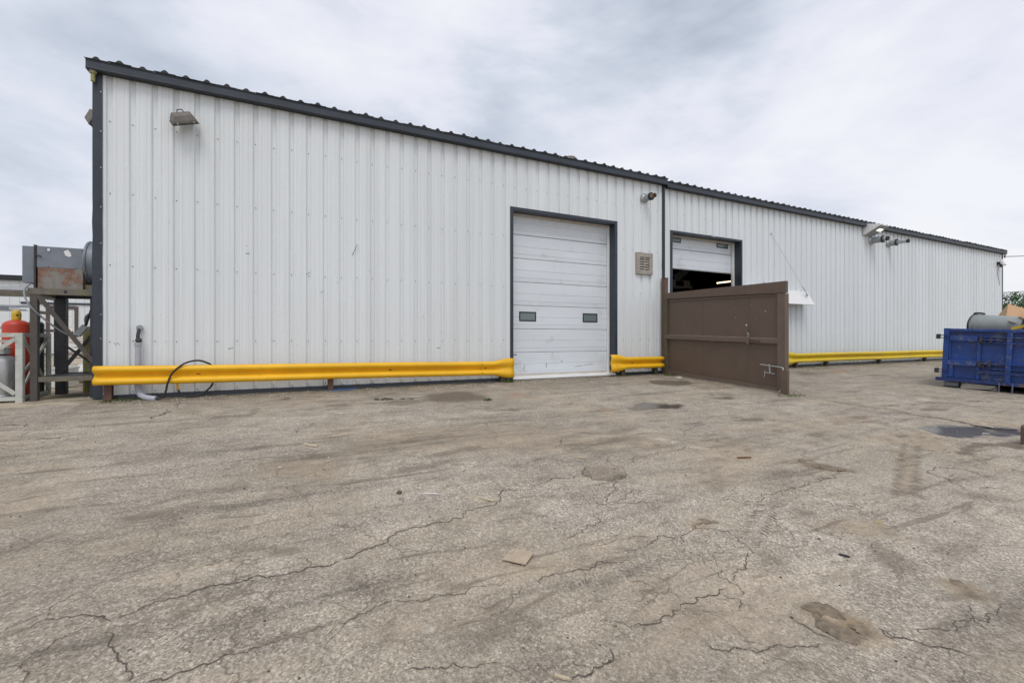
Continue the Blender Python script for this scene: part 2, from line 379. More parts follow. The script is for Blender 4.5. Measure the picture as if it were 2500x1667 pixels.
CRACKS=[
 ([-1.15,-6.96,-1.05,-6.89,-0.94,-6.89,-0.87,-6.91,-0.78,-6.98,-0.74,-7.03],0.012),
 ([-0.74,-7.0,-0.65,-6.96,-0.55,-6.93,-0.44,-6.9,-0.32,-6.88,-0.15,-6.87,-0.02,-6.92,0.08,-6.93,0.21,-6.93,0.3,-6.89],0.013),
 ([0.3,-6.89,0.42,-6.84,0.56,-6.8,0.63,-6.71,0.82,-6.66,1.02,-6.67,1.18,-6.65,1.32,-6.54,1.51,-6.5,1.74,-6.29,1.93,-6.33,2.15,-6.23,2.3,-6.21,2.5,-6.24],0.014),
 ([-1.16,-6.92,-1.09,-6.83,-1.02,-6.73,-0.96,-6.66,-0.9,-6.59,-0.8,-6.53,-0.66,-6.47,-0.52,-6.46],0.006),
 ([-0.52,-7.53,-0.41,-7.55,-0.34,-7.54,-0.27,-7.53,-0.21,-7.51,-0.15,-7.53,-0.08,-7.51,0.02,-7.51,0.11,-7.5,0.19,-7.49],0.013),
 ([0.21,-7.49,0.38,-7.46,0.53,-7.44,0.76,-7.49,0.96,-7.49,1.15,-7.5],0.007),
 ([-0.76,-7.11,-0.7,-7.22,-0.64,-7.33,-0.59,-7.41,-0.55,-7.52],0.011),
 ([-1.06,-7.18,-0.97,-7.24,-0.97,-7.15,-0.91,-7.07,-0.79,-7.05],0.009),
 ([-0.97,-7.24,-0.92,-7.35],0.009),
 ([-1.62,-1.97,-1.61,-1.31,-1.56,-0.62],0.03),
 ([0.09,-5.4,0.08,-5.59,0.09,-5.74],0.006),
 ([2.94,-6.07,3.07,-5.91,3.15,-5.63,2.86,-5.37,3.07,-5.03],0.013),
 ([3.18,-6.1,3.53,-5.99,3.9,-5.98,4.29,-5.83],0.013),
 ([2.73,-6.49,2.62,-6.65,2.39,-6.75,2.34,-6.86,2.78,-6.72],0.01),
 ([1.68,-7.2,1.87,-7.15,2.04,-7.12,2.2,-6.97,2.25,-6.82,2.43,-6.9,2.61,-6.94,2.57,-7.05],0.009),
 ([1.27,-7.62,1.5,-7.57,1.63,-7.59,1.82,-7.6,1.96,-7.5,2.21,-7.49,2.45,-7.54],0.009),
 ([1.68,-7.35,1.85,-7.39,2.05,-7.39,2.27,-7.43],0.006),
 ([0.88,-7.75,1.05,-7.7,1.16,-7.61,1.17,-7.57],0.009),
 ([1.29,-8.04,1.36,-8.0,1.43,-8.02,1.49,-8.1,1.58,-8.12,1.68,-8.11,1.78,-8.09,1.85,-8.09],0.01),
 ([0.43,-7.91,0.49,-7.93,0.64,-7.96,0.74,-8.02,0.82,-8.05,0.93,-8.11,1.05,-8.17],0.009),
 ([1.04,-8.26,1.14,-8.26,1.24,-8.24,1.3,-8.2,1.31,-8.17],0.013),
 ([1.83,-8.09,1.91,-8.09,2.04,-8.08,2.12,-8.09,2.18,-8.07,2.22,-8.07],0.011),
 ([2.12,-8.09,2.17,-8.16,2.18,-8.18,2.07,-8.24],0.009),
 ([2.34,-7.61,2.33,-7.72,2.3,-7.84,2.29,-7.93,2.27,-8.04,2.2,-8.17],0.007),
 ([2.74,-7.82,2.56,-7.93,2.47,-7.99,2.29,-8.05],0.008),
 ([2.74,-7.82,2.74,-7.74,2.81,-7.61,2.69,-7.52,2.52,-7.51,2.34,-7.61],0.007),
 ([2.55,-8.55,2.59,-8.6,2.56,-8.66,2.6,-8.7,2.65,-8.76,2.7,-8.81,2.76,-8.9],0.013),
 ([2.72,-8.74,2.9,-8.78,3.08,-8.79,3.24,-8.8,3.5,-8.86],0.008),
 ([1.69,-8.34,1.85,-8.42,1.96,-8.48,2.05,-8.5,2.14,-8.55,2.24,-8.57],0.008),
 ([2.28,-8.39,2.28,-8.47,2.29,-8.54,2.3,-8.6],0.012),
 ([3.26,-8.73,3.1,-8.8,3.05,-8.91],0.006),
 ([9.44,-4.49,9.47,-4.84,9.49,-5.17,9.57,-5.59,9.47,-6.0],0.03),
 ([9.47,-6.0,9.49,-6.26,9.47,-6.56,9.35,-6.87,9.64,-7.12],0.07),
 ([10.09,-5.33,10.1,-5.54],0.06),
 ([9.37,-4.22,9.44,-4.49],0.02),
 ([5.9,-7.54,6.19,-7.53,6.31,-7.65,6.24,-7.82,6.18,-8.04],0.01),
 ([5.94,-7.52,5.8,-7.59,5.72,-7.78,5.73,-7.95,5.93,-8.12],0.012),
 ([4.62,-5.56,4.74,-5.56,4.98,-5.6,5.14,-5.72,5.1,-5.81,4.83,-5.91,4.68,-5.79,4.56,-5.65],0.012),
 ([4.55,-5.53,4.76,-5.4,5.81,-4.9,6.16,-4.72],0.01),
 ([5.19,-7.23,4.66,-7.2,4.36,-7.25,4.03,-7.27,3.83,-7.28,3.27,-7.36],0.008),
 ([4.03,-7.27,4.15,-7.37,4.04,-7.61,3.96,-7.68],0.006),
 ([10.53,-5.01,11.46,-5.58,12.21,-6.51],0.03),
 ([12.36,-4.33,12.18,-4.98,12.2,-5.63,13.2,-6.24],0.03),
 ([9.02,-6.24,9.62,-6.7,9.2,-7.32],0.012),
 ([-0.63,-4.55,-0.4,-4.48,-0.17,-4.47,0.11,-4.51,0.35,-4.41],0.012),
 ([0.13,-3.52,0.25,-3.23,0.36,-2.95],0.012),
 ([-2.55,-2.73,-2.31,-2.78],0.04),
 ([-3.23,-1.77,-2.94,-1.81],0.05),
 ([2.62,-6.1,2.75,-6.03,2.89,-6.04,3.01,-6.12,3.01,-6.27,2.93,-6.4,2.8,-6.47,2.65,-6.45,2.55,-6.36,2.55,-6.23,2.62,-6.1],0.012),
]
WET=[
 ([5.16,-3.73,5.3,-3.71,5.43,-3.67,5.5,-3.55,5.77,-3.43,5.88,-3.41,5.94,-3.52,6.11,-3.63,6.26,-3.56,6.18,-3.71,6.39,-3.76,6.41,-3.89,6.13,-4.03,5.87,-4.0,5.42,-3.96,5.17,-3.95],0.05),
 ([8.33,-6.52,8.56,-6.47,8.95,-6.51,9.13,-6.66,9.37,-6.75,9.33,-6.88,9.7,-6.99,9.73,-7.15,9.23,-7.34,8.65,-7.25,8.72,-7.13,8.53,-7.08,8.22,-7.07,8.07,-7.01,8.02,-6.93,8.03,-6.82,8.21,-6.67],0.06),
]
DAMP=[
 ([2.63,-6.11,2.75,-6.04,2.88,-6.05,3.0,-6.13,2.99,-6.28,2.92,-6.39,2.79,-6.45,2.66,-6.43,2.57,-6.35,2.56,-6.22],0.03,0.32),
 ([7.89,-1.36,8.13,-1.16,8.56,-1.26,9.11,-1.54,8.92,-1.79,9.01,-1.91,8.57,-2.02,8.12,-2.08,7.83,-1.68],0.05,0.8),
 ([7.08,-7.32,7.48,-7.28,7.72,-7.23,7.96,-7.2,8.05,-7.28,8.22,-7.38,8.43,-7.39,8.63,-7.5,8.07,-7.65,7.99,-7.54,8.0,-7.42,7.87,-7.36,7.47,-7.4,7.32,-7.4,7.14,-7.46,7.02,-7.39],0.03,0.7),
 ([2.75,-6.38,2.84,-6.32,2.91,-6.39,2.88,-6.46,2.78,-6.46],0.02,0.7),
 ([2.24,-1.78,2.42,-1.28,2.83,-1.17,3.25,-1.22,3.42,-1.73,3.3,-2.17,2.87,-2.23,2.39,-2.13],0.15,0.75),
 ([1.51,-1.73,1.7,-1.58,2.12,-1.73,2.17,-2.04,1.76,-2.23,1.51,-2.07],0.12,0.5),
 ([1.35,-1.3,1.45,-1.1,1.82,-0.8,1.95,-0.94,1.79,-1.14,1.5,-1.35],0.1,0.45),
 ([7.43,-3.62,7.87,-3.54,7.98,-3.71,7.75,-3.86,7.52,-3.73],0.05,0.8),
 ([6.02,-5.12,6.29,-5.08,6.73,-5.18,6.56,-5.31,6.19,-5.26],0.05,0.6),
 ([0.83,-7.8,0.88,-7.78,0.94,-7.8,0.97,-7.86,0.99,-7.9,0.93,-7.91,0.86,-7.87],0.06,0.5),
 ([1.0,-7.95,1.04,-7.94,1.1,-7.92,1.14,-7.95,1.07,-7.96,1.02,-7.98],0.03,0.6),
 ([0.43,-7.58,0.46,-7.55,0.48,-7.59,0.46,-7.62],0.03,0.55),
 ([-0.74,-7.05,-0.74,-7.03,-0.72,-7.04,-0.72,-7.06,-0.73,-7.06],0.008,1.0),
 ([-0.75,-6.31,-0.76,-6.28,-0.74,-6.3,-0.74,-6.32],0.006,1.0),
 ([-0.1,-0.95,-0.01,-0.67,0.08,-0.74,0.05,-1.01,-0.07,-1.07],0.05,0.8),
 ([0.58,-1.79,0.71,-1.66,0.96,-1.66,0.99,-1.95,0.74,-1.95],0.05,0.5),
 ([-1.04,-2.33,-0.84,-2.07,-0.51,-2.12,-0.38,-1.61,-0.35,-1.71,-0.45,-2.26,-0.81,-2.29],0.05,0.45),
 ([-2.4,-2.1,-2.17,-2.08,-1.88,-2.07,-1.61,-2.13,-1.86,-2.16,-2.28,-2.23],0.06,0.45),
 ([-1.04,-5.72,-1.01,-5.67,-0.87,-5.68,-0.8,-5.68,-0.85,-5.74,-0.94,-5.76],0.03,0.45),
 ([-1.14,-5.51,-0.99,-5.46,-0.81,-5.35,-0.68,-5.33,-0.74,-5.42,-0.9,-5.52,-1.06,-5.54],0.03,0.4),
 ([-1.56,-5.92,-1.46,-5.9,-1.4,-5.77,-1.32,-5.74,-1.32,-5.82,-1.41,-5.94,-1.52,-5.97],0.03,0.45),
 ([-0.69,-5.26,-0.49,-5.25,-0.27,-5.27,-0.34,-5.36,-0.51,-5.36],0.03,0.35),
 ([0.79,-5.46,1.06,-5.34,1.37,-5.34,1.55,-5.31,1.62,-5.37,1.33,-5.46,1.12,-5.49,0.88,-5.54],0.05,0.45),
 ([1.3,-5.13,1.57,-4.97,1.88,-4.92,2.07,-4.93,1.95,-5.04,1.63,-5.07,1.42,-5.18],0.05,0.45),
 ([2.91,-5.26,3.32,-5.28,3.79,-5.28,4.02,-5.32,3.79,-5.43,3.35,-5.44,3.03,-5.4],0.05,0.4),
 ([3.35,-4.71,3.71,-4.97,4.11,-4.9,4.34,-4.99,3.89,-5.16,3.52,-5.01],0.05,0.35),
 ([3.06,-3.1,3.38,-3.04,3.5,-3.18,3.25,-3.29],0.05,0.5),
 ([10.12,-5.8,10.59,-5.79,10.76,-5.95,10.42,-6.05,10.03,-5.92],0.05,0.55),
 ([8.08,-5.71,8.49,-5.66,8.56,-5.75,8.16,-5.82],0.05,0.5),
 ([7.32,-6.64,7.52,-6.66,7.46,-6.75,7.25,-6.75],0.03,0.5),
 ([4.92,-6.92,5.11,-6.89,5.13,-7.04,5.14,-7.15,5.02,-7.18,4.9,-7.05],0.05,0.55),
 ([3.48,-8.16,3.65,-8.14,3.65,-8.23,3.52,-8.34,3.34,-8.41,3.25,-8.37,3.32,-8.25],0.06,0.5),
 ([3.89,-8.37,4.21,-8.37,4.13,-8.45,3.88,-8.51,3.8,-8.44],0.08,0.4),
 ([2.54,-7.97,2.73,-7.93,2.78,-8.03,2.71,-8.1,2.56,-8.06],0.05,0.35),
 ([2.36,-8.48,2.39,-8.52,2.41,-8.58,2.4,-8.62,2.35,-8.62,2.33,-8.55,2.33,-8.5],0.02,0.8),
 ([2.43,-8.56,2.52,-8.56,2.51,-8.62,2.47,-8.63,2.43,-8.6],0.02,0.7),
 ([2.57,-8.41,2.58,-8.46,2.54,-8.49,2.52,-8.47],0.02,0.5),
 ([3.29,-8.84,3.52,-8.86,3.2,-8.94,3.21,-8.9],0.1,0.6),
 ([3.43,-8.63,3.47,-8.67,3.44,-8.73,3.37,-8.71,3.39,-8.67],0.02,0.6),
 ([6.21,-6.1,6.52,-6.09,6.59,-6.2,6.26,-6.26],0.04,0.5),
 ([14.31,-1.03,14.54,-1.26,14.69,-1.53,13.83,-1.67,13.74,-1.44],0.06,0.6),
 ([15.52,-2.21,16.19,-2.32,16.46,-2.61,15.42,-2.67],0.08,0.5),
]
TAN=[
 ([2.35,-8.35,2.49,-8.34,2.59,-8.41,2.58,-8.51,2.56,-8.6,2.52,-8.67,2.38,-8.68,2.34,-8.62,2.32,-8.54,2.31,-8.43],0.06,1.0),
 ([3.37,-8.49,3.49,-8.55,3.54,-8.64,3.52,-8.74,3.42,-8.75,3.33,-8.71,3.36,-8.6],0.06,0.95),
 ([5.03,-6.66,5.16,-6.79,5.16,-7.02,5.22,-7.18,5.15,-7.29,4.92,-7.19,4.8,-7.0],0.08,0.9),
 ([2.62,-7.35,2.87,-7.36,2.87,-7.51,2.73,-7.54,2.6,-7.48],0.08,0.8),
 ([3.33,-7.77,3.76,-7.78,4.03,-7.97,3.88,-8.18,3.71,-8.14,3.47,-7.94],0.15,0.7),
 ([6.96,-6.4,8.22,-6.55,7.6,-7.2,6.89,-7.36,6.63,-6.99],0.2,0.7),
 ([6.54,-6.95,6.96,-7.03,4.93,-7.86,4.73,-7.77],0.06,0.7),
 ([5.42,-5.43,6.29,-5.51,5.91,-5.74,5.28,-5.61],0.1,0.6),
 ([7.69,-5.48,8.66,-5.69,8.06,-6.08,7.25,-5.89],0.15,0.7),
 ([9.92,-0.9,9.54,-1.62,9.51,-2.35,8.57,-2.98,8.27,-2.26],0.1,0.6),
 ([2.88,-8.18,3.03,-8.27,2.97,-8.36,2.82,-8.31],0.1,0.5),
 ([2.49,-6.26,2.65,-6.45,2.84,-6.5,3.08,-6.13,2.85,-5.96],0.08,0.4),
 ([0.67,-7.17,0.88,-7.01,1.25,-7.12,1.28,-7.35,0.92,-7.42,0.68,-7.37],0.3,0.55),
 ([0.75,-6.84,1.06,-6.89,1.6,-6.74,1.9,-6.53,1.44,-6.33,0.86,-6.63],0.3,0.4),
 ([-0.28,-5.07,-0.22,-4.66,0.34,-4.53,0.57,-4.62,0.47,-5.51,0.12,-5.36],0.25,0.7),
 ([0.64,-3.5,2.16,-3.87,4.68,-5.48,4.03,-6.08,1.91,-5.19,0.5,-4.89],0.4,0.6),
 ([1.75,-8.16,1.88,-8.17,1.93,-8.26,1.83,-8.32,1.65,-8.26],0.1,0.7),
 ([2.83,-8.94,3.08,-8.98,2.76,-9.06,2.7,-9.01],0.15,0.6),
 ([4.63,-5.46,5.35,-6.07,4.63,-6.93,3.37,-7.08,3.12,-6.87],0.4,0.6),
]
WHITE=[
 ([4.02,-7.41,4.13,-7.51,4.17,-7.62,4.22,-7.68,4.11,-7.65,4.03,-7.54],0.03,0.7),
 ([4.25,-5.81,4.41,-5.97,4.52,-6.15,4.34,-6.03],0.02,0.7),
 ([4.17,-5.43,4.25,-5.5,4.29,-5.59,4.15,-5.6],0.03,0.9),
 ([4.24,-5.67,4.33,-5.71,4.26,-5.77,4.2,-5.73],0.01,0.9),
 ([0.55,-7.73,0.57,-7.72,0.59,-7.75,0.58,-7.78,0.56,-7.76],0.01,0.8),
 ([7.09,-4.16,7.17,-4.39,7.31,-4.63,7.05,-4.44],0.03,0.5),
]
RED=[
 ([15.96,-0.94,16.55,-1.12,16.26,-1.62,15.36,-1.63],0.08,0.7),
 ([3.92,-1.6,4.22,-1.71,4.33,-2.01,3.86,-2.08],0.06,0.5),
 ([4.75,-3.56,4.92,-3.72,4.82,-3.95,4.57,-3.85],0.08,0.35),
]


def axis_steps(parts):
    a = []
    for lo, hi, st in parts:
        n_ = max(1, int(round((hi - lo) / st)))
        a += [lo + (hi - lo) * i / n_ for i in range(n_)]
    a.append(parts[-1][1]); return np.array(a)
def build_ground():
    xs = axis_steps([(-900,-200,100),(-200,-40,20),(-40,-12,2.5),(-12,-5,0.25),(-5,-3,0.06),(-3,8,0.032),(8,15,0.05),(15,24,0.1),(24,60,2),(60,200,14),(200,900,100)])
    ys = axis_steps([(-900,-200,100),(-200,-40,20),(-40,-14,2.0),(-14,-9.4,0.25),(-9.4,-5.5,0.03),(-5.5,0.7,0.04),(0.7,4,0.15),(4,40,2),(40,200,16),(200,900,100)])
    nx, ny = len(xs), len(ys)
    X, Y = np.meshgrid(xs, ys)
    Z = np.where(Y < 0, 0.043 * np.maximum(Y, -16.0), np.minimum(0.25, 0.02 * Y))
    Z = Z + 0.006 * np.sin(1.7 * X + 0.6 * Y) * np.sin(1.3 * Y - 0.4 * X)
    # ragged edges for the stain outlines: a little deterministic warp
    wx = X + 0.03 * np.sin(9.1 * Y + 2.0 * np.sin(5.3 * X)) + 0.015 * np.sin(31 * Y + 17 * X)
    wy = Y + 0.025 * np.sin(8.3 * X + 1.7 * np.sin(6.1 * Y)) + 0.012 * np.sin(27 * X - 19 * Y)
    def fill(L_, default=1.0):
        A = np.zeros_like(X)
        for it in L_:
            P = np.array(it[0]).reshape(-1, 2); soft = it[1]; st = it[2] if len(it) > 2 else default
            x0, y0 = P.min(0) - soft * 2 - .06; x1, y1 = P.max(0) + soft * 2 + .06
            ix = np.where((xs > x0) & (xs < x1))[0]; iy = np.where((ys > y0) & (ys < y1))[0]
            if len(ix) == 0 or len(iy) == 0: continue
            sl = np.s_[iy[0]:iy[-1]+1, ix[0]:ix[-1]+1]
            px, py = wx[sl], wy[sl]
            ins = np.zeros(px.shape, bool); dm = np.full(px.shape, 1e9)
            n_ = len(P)
            for i in range(n_):
                a = P[i]; b_ = P[(i+1) % n_]
                c1 = ((a[1] > py) != (b_[1] > py))
                den = (b_[1] - a[1]) if abs(b_[1] - a[1]) > 1e-9 else 1e-9
                ins ^= c1 & (px < (b_[0]-a[0]) * (py - a[1]) / den + a[0])
                d_ = b_ - a; ll = (d_ ** 2).sum() + 1e-12
                t_ = np.clip(((px - a[0]) * d_[0] + (py - a[1]) * d_[1]) / ll, 0, 1)
                dm = np.minimum(dm, np.hypot(px - a[0] - t_ * d_[0], py - a[1] - t_ * d_[1]))
            s_ = np.where(ins, dm, -dm)
            v_ = np.clip((s_ + soft) / (2 * soft), 0, 1); v_ = v_ * v_ * (3 - 2 * v_) * st
            A[sl] = np.maximum(A[sl], v_)
        return A
    at = {'damp': fill(DAMP), 'tan': fill(TAN), 'wet': fill(WET), 'white': fill(WHITE), 'red': fill(RED)}
    # mud heaped up by tyres: real relief
    near = np.exp(-((X - 3.2) ** 2 + (Y + 8.2) ** 2) / 6.0)
    Z = Z + at['tan'] * 0.010 * near * (0.5 + 0.5 * np.sin(14 * X + 23 * Y) * np.sin(19 * X - 9 * Y)) - 0.012 * at['wet'] - 0.012 * at['damp'] * near
    # concrete apron beside the building, moss at the foot of the wall
    conc = np.clip((-2.62 - X) / 0.05, 0, 1) * np.clip((Y + 0.36 - 0.12 * (X + 3)) / 0.04, 0, 1)
    conc = np.maximum(conc, np.clip((Y - 0.35) / 0.1, 0, 1))
    moss = np.exp(-np.abs(Y + 0.16) / 0.13) * (Y < 0.4) * (X > -2.7) * (X < 34) * (1 - np.clip((X - 4.9) / .1, 0, 1) * np.clip((8 - X) / .1, 0, 1))
    foot = np.exp(-np.abs(Y + 0.25) / 0.85) * (X > -2.9)  # band along the wall: brown grime, with contact shade painted in
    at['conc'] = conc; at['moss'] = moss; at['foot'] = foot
    vv = np.stack([X, Y, Z], -1).reshape(-1, 3)
    I = np.arange(nx * ny).reshape(ny, nx)
    F_ = np.stack([I[:-1, :-1], I[:-1, 1:], I[1:, 1:], I[1:, :-1]], -1).reshape(-1, 4)
    me = bpy.data.meshes.new('ground')
    me.vertices.add(len(vv)); me.vertices.foreach_set('co', vv.astype(np.float32).ravel())
    me.loops.add(F_.size); me.loops.foreach_set('vertex_index', F_.astype(np.int32).ravel())
    me.polygons.add(len(F_)); me.polygons.foreach_set('loop_start', np.arange(0, F_.size, 4, dtype=np.int32))
    me.polygons.foreach_set('loop_total', np.full(len(F_), 4, np.int32))
    me.polygons.foreach_set('use_smooth', np.ones(len(F_), bool))
    me.update(calc_edges=True)
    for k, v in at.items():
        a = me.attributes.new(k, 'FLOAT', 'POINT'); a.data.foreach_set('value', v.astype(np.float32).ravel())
    return me

m, t, b = newmat('weathered_asphalt')
v = coords(t)
vo = nd(t, 'ShaderNodeTexVoronoi'); vo.inputs['Scale'].default_value = 165; t.links.new(v, vo.inputs['Vector'])
sepc = nd(t, 'ShaderNodeSeparateColor'); t.links.new(vo.outputs['Color'], sepc.inputs[0])
chip = ramp(t, sepc.outputs[0], [(0.0, (0.09, 0.081, 0.071)), (0.3, (0.235, 0.214, 0.19)), (0.65, (0.385, 0.355, 0.32)), (0.9, (0.57, 0.538, 0.495)), (1.0, (0.82, 0.79, 0.75))])
vo2 = nd(t, 'ShaderNodeTexVoronoi'); vo2.inputs['Scale'].default_value = 84; t.links.new(v, vo2.inputs['Vector'])
sep2 = nd(t, 'ShaderNodeSeparateColor'); t.links.new(vo2.outputs['Color'], sep2.inputs[0])
chip2 = ramp(t, sep2.outputs[1], [(0.0, (0.095, 0.086, 0.075)), (0.25, (0.24, 0.22, 0.196)), (0.6, (0.35, 0.324, 0.293)), (0.85, (0.55, 0.522, 0.482)), (1.0, (0.80, 0.775, 0.735))])
chip = mix(t, 0.55, chip, chip2)
fine = noise_(t, v, 170, 3, 0.7)
binder = ramp(t, fine, [(0.25, (0.185, 0.168, 0.148)), (0.75, (0.41, 0.376, 0.338))])
worn = noise_(t, v, 1.1, 5, 0.6)
asph = mix(t, ramp(t, worn, [(0.35, 0.62), (0.65, 0.97)]), binder, chip)
# large patches of older / newer binder
patch = noise_(t, v, 0.33, 4, 0.62, 0.6)
asph = mix(t, 1.0, asph, ramp(t, patch, [(0.30, 0.78), (0.50, 1.0), (0.70, 1.18)]), 'MULTIPLY')
# dust blown into the texture, streaked along the traffic direction
dcol = ramp(t, noise_(t, v, 42, 5, 0.75), [(0.22, (0.20, 0.165, 0.125)), (0.5, (0.335, 0.286, 0.226)), (0.8, (0.49, 0.432, 0.355))])
stk = noise_(t, coords(t, (0.35, 2.4, 1)), 1.5, 5, 0.62, 0.3)
dn = noise_(t, v, 0.55, 5, 0.65, 0.5)
dust = math_(t, 'MULTIPLY', ramp(t, dn, [(0.42, 0.03), (0.66, 0.72)]), ramp(t, stk, [(0.3, 0.35), (0.62, 1.0)]))
dust = math_(t, 'MAXIMUM', dust, math_(t, 'MULTIPLY', attr(t, 'tan'), ramp(t, noise_(t, v, 7, 6, 0.65), [(0.30, 0.35), (0.56, 1.0)])))
col = mix(t, dust, asph, dcol)
mudf = math_(t, 'MULTIPLY', math_(t, 'MULTIPLY', attr(t, 'tan'), attr(t, 'tan')), ramp(t, noise_(t, v, 9, 5, 0.7), [(0.35, 0.0), (0.58, 0.75)]))
col = mix(t, mudf, col, (0.215, 0.166, 0.115))
mott = noise_(t, v, 3.4, 6, 0.68, 0.4)
col = mix(t, 1.0, col, ramp(t, mott, [(0.30, 0.70), (0.45, 0.95), (0.58, 1.08), (0.72, 1.2)]), 'MULTIPLY')
# tyre polish / grime streaks
col = mix(t, 1.0, col, ramp(t, stk, [(0.28, 0.55), (0.41, 0.90), (0.56, 1.0), (0.74, 1.18)]), 'MULTIPLY')
gr = noise_(t, coords(t, (0.55, 1.7, 1)), 3.3, 5, 0.68, 0.8)
col = mix(t, ramp(t, gr, [(0.56, 0.0), (0.68, 0.62)]), col, (0.15, 0.128, 0.105))
ln_ = noise_(t, coords(t, (0.28, 3.6, 1)), 2.1, 6, 0.66, 0.5)
col = mix(t, ramp(t, ln_, [(0.60, 0.0), (0.68, 0.6)]), col, (0.13, 0.112, 0.092))
col = mix(t, ramp(t, ln_, [(0.26, 0.4), (0.36, 0.0)]), col, (0.47, 0.43, 0.375))
# specks of grit
spv = nd(t, 'ShaderNodeTexVoronoi'); spv.inputs['Scale'].default_value = 24; t.links.new(v, spv.inputs['Vector'])
spk = ramp(t, spv.outputs['Distance'], [(0.07, 1.0), (0.11, 0.0)])
sps = nd(t, 'ShaderNodeSeparateColor'); t.links.new(spv.outputs['Color'], sps.inputs[0])
col = mix(t, math_(t, 'MULTIPLY', spk, ramp(t, sps.outputs[0], [(0.52, 0.0), (0.58, 0.85)])), col, ramp(t, sps.outputs[1], [(0.45, (0.07, 0.063, 0.055)), (0.6, (0.55, 0.53, 0.49))]))
# fine map cracking
cv_ = nd(t, 'ShaderNodeTexVoronoi', feature='DISTANCE_TO_EDGE'); cv_.inputs['Scale'].default_value = 1.15
wv = nd(t, 'ShaderNodeVectorMath', operation='ADD')
wn = nd(t, 'ShaderNodeTexNoise'); wn.inputs['Scale'].default_value = 2.2; wn.inputs['Detail'].default_value = 6; t.links.new(v, wn.inputs['Vector'])
ws = nd(t, 'ShaderNodeVectorMath', operation='SCALE'); ws.inputs['Scale'].default_value = 0.55; t.links.new(wn.outputs['Color'], ws.inputs[0])
t.links.new(v, wv.inputs[0]); t.links.new(ws.outputs[0], wv.inputs[1]); t.links.new(wv.outputs[0], cv_.inputs['Vector'])
hair = ramp(t, cv_.outputs['Distance'], [(0.0, 1.0), (0.007, 0.0)])
hair = math_(t, 'MULTIPLY', hair, ramp(t, noise_(t, v, 0.9, 4), [(0.40, 0.0), (0.54, 0.85)]))
col = mix(t, hair, col, (0.13, 0.115, 0.098))
# stains taken from their outlines
dmp = math_(t, 'MULTIPLY', attr(t, 'damp'), ramp(t, noise_(t, coords(t, (0.7, 1.3, 1)), 11, 6, 0.7), [(0.28, 0.6), (0.48, 1.0)]))
col = mix(t, math_(t, 'MULTIPLY', dmp, 1.25, True), col, ramp(t, noise_(t, v, 40, 4), [(0.3, (0.085, 0.07, 0.055)), (0.7, (0.18, 0.152, 0.122))]))
col = mix(t, math_(t, 'MULTIPLY', attr(t, 'red'), 0.6), col, (0.34, 0.17, 0.10))
col = mix(t, math_(t, 'MULTIPLY', attr(t, 'white'), ramp(t, noise_(t, v, 28, 5, 0.7), [(0.4, 0.0), (0.6, 0.9)])), col, (0.68, 0.67, 0.64))
ft = math_(t, 'MULTIPLY', attr(t, 'foot'), ramp(t, noise_(t, coords(t, (0.7, 1.6, 1)), 3.6, 4, 0.7), [(0.34, 0.0), (0.58, 0.85)]))  # wall-side grime that also darkens the colour as contact shade
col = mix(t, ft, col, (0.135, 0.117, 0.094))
mo = math_(t, 'MULTIPLY', attr(t, 'moss'), ramp(t, noise_(t, v, 5, 6, 0.7), [(0.40, 0.0), (0.60, 0.85)]))
col = mix(t, mo, col, (0.095, 0.105, 0.045))
ccol = ramp(t, noise_(t, v, 3.5, 5, 0.65), [(0.28, (0.24, 0.21, 0.17)), (0.5, (0.43, 0.39, 0.325)), (0.75, (0.56, 0.515, 0.445))])
ccol = mix(t, ramp(t, noise_(t, coords(t, (0.5, 1.4, 1)), 1.7, 6, 0.65), [(0.45, 0.0), (0.62, 0.7)]), ccol, (0.16, 0.13, 0.10))
col = mix(t, attr(t, 'conc'), col, ccol)
wetf = math_(t, 'MULTIPLY', attr(t, 'wet'), 0.96, True)
wetn = math_(t, 'MULTIPLY', wetf, ramp(t, noise_(t, v, 3.0, 4), [(0.30, 0.75), (0.45, 1.0)]))
col = mix(t, wetn, col, (0.085, 0.077, 0.069))
col = mix(t, 1.0, col, (1.10, 1.045, 0.945), 'MULTIPLY')
t.links.new(col, b.inputs['Base Color'])
rg = mix(t, wetn, mix(t, math_(t, 'MULTIPLY', dmp, 0.6), 0.92, 0.55), 0.13)
t.links.new(rg, b.inputs['Roughness'])
t.links.new(mix(t, wetn, 0.3, 0.6), b.inputs['Specular IOR Level'])
hh = math_(t, 'ADD', math_(t, 'MULTIPLY', fine, 0.6), math_(t, 'MULTIPLY', sepc.outputs[0], 0.5))
hh = math_(t, 'ADD', hh, math_(t, 'MULTIPLY', noise_(t, v, 14, 5, 0.6), 1.2))
hh = math_(t, 'MULTIPLY', hh, math_(t, 'SUBTRACT', 1.0, math_(t, 'MULTIPLY', wetn, 1.0)))
bump(t, b, hh, 0.55, 0.006)
M['asphalt'] = m

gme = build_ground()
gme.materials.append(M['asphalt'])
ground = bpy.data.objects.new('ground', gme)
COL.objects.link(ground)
tag(ground, kind='structure')

